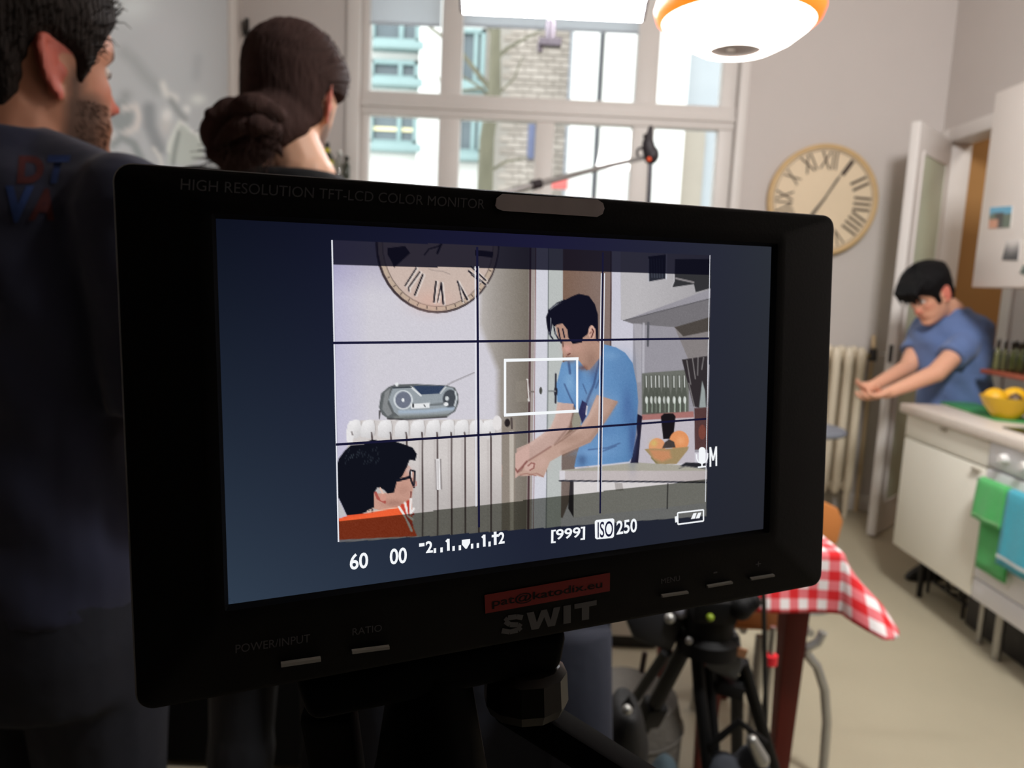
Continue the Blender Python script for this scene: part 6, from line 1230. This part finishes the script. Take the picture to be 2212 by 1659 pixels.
G().bar(q(1540, 1472), q(1600, 1490), .05, .03).build('spreader_block', tm, tp, bevel=.004); G().bar(q(1398, 1556, 1.715), q(1418, 1518, 1.67), .05, .045).build('leg_lock', tm, tp, bevel=.004)
G().cyl(q(1393, 1410), q(1386, 1452), .006).build('pack_cable', mat('dark_red_plastic', (40, 22, 22), rough=.5), tp)
# light stand with a red band beside the table leg, and its cable
ls = thing('light_stand', 'thin steel light stand with a red band beside the table leg', 'stand', (P(1668, 1430, 1.62).x, 1.62, 0)); b0, b1 = P(1667, 1300, 1.62), P(1664, 1425, 1.62); lsx = b1.x
G().cyl((lsx, 1.62, b1.z), (lsx, 1.62, .02), .009).build('pole', mat('steel', (170, 168, 164)), ls); G().cyl((lsx, 1.62, b1.z), (lsx, 1.62, .62), .0065).build('upper_pole', mat('steel', (170, 168, 164)), ls); G().cyl((lsx, 1.62, b1.z - .01), (lsx, 1.62, b1.z + .012), .016).build('red_band', mat('band_red', (232, 40, 52), rough=.5), ls)
for a in (.6, 2.7, 4.8): G().tube([(lsx, 1.62, .16), (lsx + .2 * math.cos(a), 1.62 + .2 * math.sin(a), .006)], .006).build('leg', mat('steel', (170, 168, 164)), ls)
cb = thing('cable', 'black cable hanging straight down in front of the gingham cloth', 'cable', P(1651, 1400, 1.56)); G().tube([P(1648, 1268, 1.55), P(1650, 1300, 1.56), P(1652, 1420, 1.56), P(1654, 1560, 1.56), Vector((P(1654, 1560, 1.56).x, 1.56, .1)), Vector((P(1654, 1560, 1.56).x + .06, 1.6, .012)), Vector((P(1654, 1560, 1.56).x + .3, 1.7, .012))], .0055, 8).build('cable_run', mat('cable_black', (18, 18, 20), rough=.5), cb)
# grey gear bag on the floor by the tripod, sandbag
gb = thing('sandbag', 'grey sandbag weighing down the tripod leg', 'bag', (P(1590, 1630, 1.45).x, 1.45, 0)); c = P(1585, 1650, 1.42)
g = G(); g.ball(c + Vector((-.02, 0, -.06)), (.05, .045, .085)); g.ball(c + Vector((.04, .01, -.04)), (.042, .04, .08)); link('bag_body', remesh(g, .008, 6), mat('bag_grey', (58, 62, 70), rough=.85, var=.1, bump=.4, bscale=30), gb, angle=0); G().caps(P(1625, 1600, 1.4), P(1645, 1640, 1.4), .012, .016).build('buckle', mat('chrome_grey', (150, 150, 146)), gb); G().tube([c + Vector((-.05, 0, .04)), c + Vector((.0, -.01, .1)), c + Vector((.06, 0, .05))], .008).build('strap', tm, gb)
G().tube([c + Vector((.0, .02, -.1)), Vector((c.x, c.y + .02, .0))], .02).build('hanging_strap', tm, gb)
# white low cabinet, dark coat over a chair, cases
wc = thing('low_cabinet', 'low white cabinet standing behind the camera tripod', 'cabinet', (.3, 2.9, 0)); G().box((0, 2.715, .05), (.62, 3.1, .62)).build('carcass', white_m, wc, bevel=.006); G().box((.006, 2.7, .06), (.306, 2.715, .61)).build('door', white_m, wc, bevel=.004); G().box((.312, 2.7, .06), (.612, 2.715, .61)).build('door', white_m, wc, bevel=.004); G().box((.02, 2.73, 0), (.6, 3.08, .05)).build('plinth', mat('fixture_black', (22, 20, 22)), wc)
pf = thing('pouf', 'round grey fabric pouf on the floor behind the tripod leg', 'pouf', (P(1375, 1520, 1.95).x, 1.95, 0)); pz = P(1375, 1472, 1.95).z; G().lathe([(0, 0), (.13, 0), (.155, .04), (.16, pz * .6), (.14, pz * .88), (.09, pz * .98), (0, pz)], (pf.location.x - .03, 1.95, 0), 32).build('cushion', mat('pouf_grey', (92, 88, 82), rough=.95, var=.15, scale=30, bump=.4, bscale=60), pf); G().lathe([(.161, pz * .6), (.164, pz * .6 + .004), (.161, pz * .6 + .008)], (pf.location.x - .03, 1.95, 0), 32).build('seam', mat('pouf_seam', (90, 86, 80), rough=.9), pf)
navy2 = mat('navy_coat', (33, 37, 50), rough=.9, var=.15, scale=8, bump=.5, bscale=12)
CYo = -.28; wcx0, wcx1 = P(1180, 1500, 1.07).x, P(1312, 1450, 1.07).x
fch = thing('folding_chair', 'dark folding chair with a navy coat over its back', 'chair', ((wcx0 + wcx1) / 2 - .1, 1.45 + CYo, 0)); xa, xb = wcx1 - .36, wcx1 - .03
for x in (xa, xb): G().tube([(x, 1.40 + CYo, .86), (x, 1.45 + CYo, .45), (x, 1.62 + CYo, .0)], .012).build('leg', tm, fch); G().tube([(x, 1.72 + CYo, .46), (x, 1.45 + CYo, .4), (x, 1.3 + CYo, .0)], .012).build('leg', tm, fch)
G().box((xa, 1.42 + CYo, .45), (xb, 1.78 + CYo, .47)).build('seat', tm, fch, bevel=.008); G().box((xa, 1.385 + CYo, .7), (xb, 1.4 + CYo, .86)).build('backrest', tm, fch, bevel=.006)
coat = thing('coat', 'navy coat draped over the folding chair behind the monitor', 'coat', ((xa + xb) / 2, 1.39 + CYo, .45))
n, k = 30, 26; vs = []; fs = []; path = [(1.352 - .006 * i, .12 + (.875 - .12) * i / 12) for i in range(13)][::1]; path = [(1.33 + .0022 * i, .10 + .065 * i) for i in range(13)] + [(1.37, .892), (1.395, .897), (1.415, .885)] + [(1.418 + .002 * i, .85 - .06 * i) for i in range(6)]
for j, (y, z) in enumerate(path):
    for i in range(k):
        u = i / (k - 1); w = .012 * math.sin(u * 19 + j * .12) * min(1, abs(.9 - z) * 3); ex = .045 * (1 - z / .9) * (u - .5) * 2; vs.append((xa - .05 + (xb - xa + .08) * u + ex, y + w + CYo, z))
for j in range(len(path) - 1):
    for i in range(k - 1): a = j * k + i; fs.append((a, a + 1, a + k + 1, a + k))
o = G().add(vs, fs).build('coat_cloth', navy2, coat, angle=0); md = o.modifiers.new('thickness', 'SOLIDIFY'); md.thickness = .008
sl = G(); sl.tube([(xb - .02, 1.335 + CYo, .86), (xb + .0, 1.325 + CYo, .6), (xb - .01, 1.32 + CYo, .35), (xb - .0, 1.33 + CYo, .2)], [.05, .047, .042, .036], 14); sl.build('sleeve', navy2, coat, angle=0)
fc_ = thing('flight_case', 'black equipment case on the floor behind the two people', 'case', (-.75, 2.1, 0)); G().box((-1.3, 1.9, .02), (-.2, 2.3, .55)).build('case_body', mk2, fc_, bevel=.012); G().box((-1.305, 1.895, .40), (-.195, 2.305, .415)).build('edge_rail', mat('drag_grey', (120, 120, 128)), fc_, bevel=.002)
for x in (-1.0, -.5): G().box((x - .03, 1.885, .36), (x + .03, 1.9, .45)).build('latch', mat('drag_grey', (120, 120, 128)), fc_, bevel=.003)
for x in (-1.25, -.25):
    for y in (1.95, 2.25): G().cyl((x, y, 0), (x, y, .02), .02).build('rubber_foot', mk2, fc_)
jb = thing('denim_jacket', 'faded denim jacket lying in a heap by the tripod leg', 'jacket', (P(1400, 1640, 1.4).x, 1.4, 0)); c = P(1398, 1640, 1.36)
kb = thing('gear_bag', 'black gear bag with a steel snap beside the tripod leg', 'bag', (P(1350, 1600, 1.3).x, 1.3, 0)); c2_ = P(1352, 1600, 1.3)
ztop = P(1352, 1525, 1.3).z
g = G(); g.loft([ring((c2_.x, 1.32, z), w, .06, 0) for z, w in ((0.0, .05), (.1, .056), (ztop - .08, .046), (ztop - .02, .03), (ztop, .018))]); link('bag_body', remesh(g, .008, 5), mat('bag_black', (12, 12, 13), rough=.7, bump=.4, bscale=20), kb, angle=0); G().ball(P(1355, 1533, 1.255), .009).build('snap', mat('chrome_grey', (150, 150, 146)), kb); G().tube([(c2_.x - .03, 1.31, ztop - .05), (c2_.x, 1.3, ztop + .015), (c2_.x + .03, 1.31, ztop - .05)], .007).build('carry_strap', tm, kb)
g = G(); zt_ = P(1405, 1625, 1.42).z
for i in range(9): a = i * .7; g.ball((c.x + .02 + .04 * math.cos(a), 1.44 + .04 * math.sin(a), .1 + (zt_ - .18) * i / 8), (.05 - .002 * i, .05, .08), 14, 10)
link('jacket_heap', remesh(g, .009, 5), mat('faded_denim', (66, 82, 90), rough=.9, var=.25, scale=14, bump=.6, bscale=18), jb, angle=0)
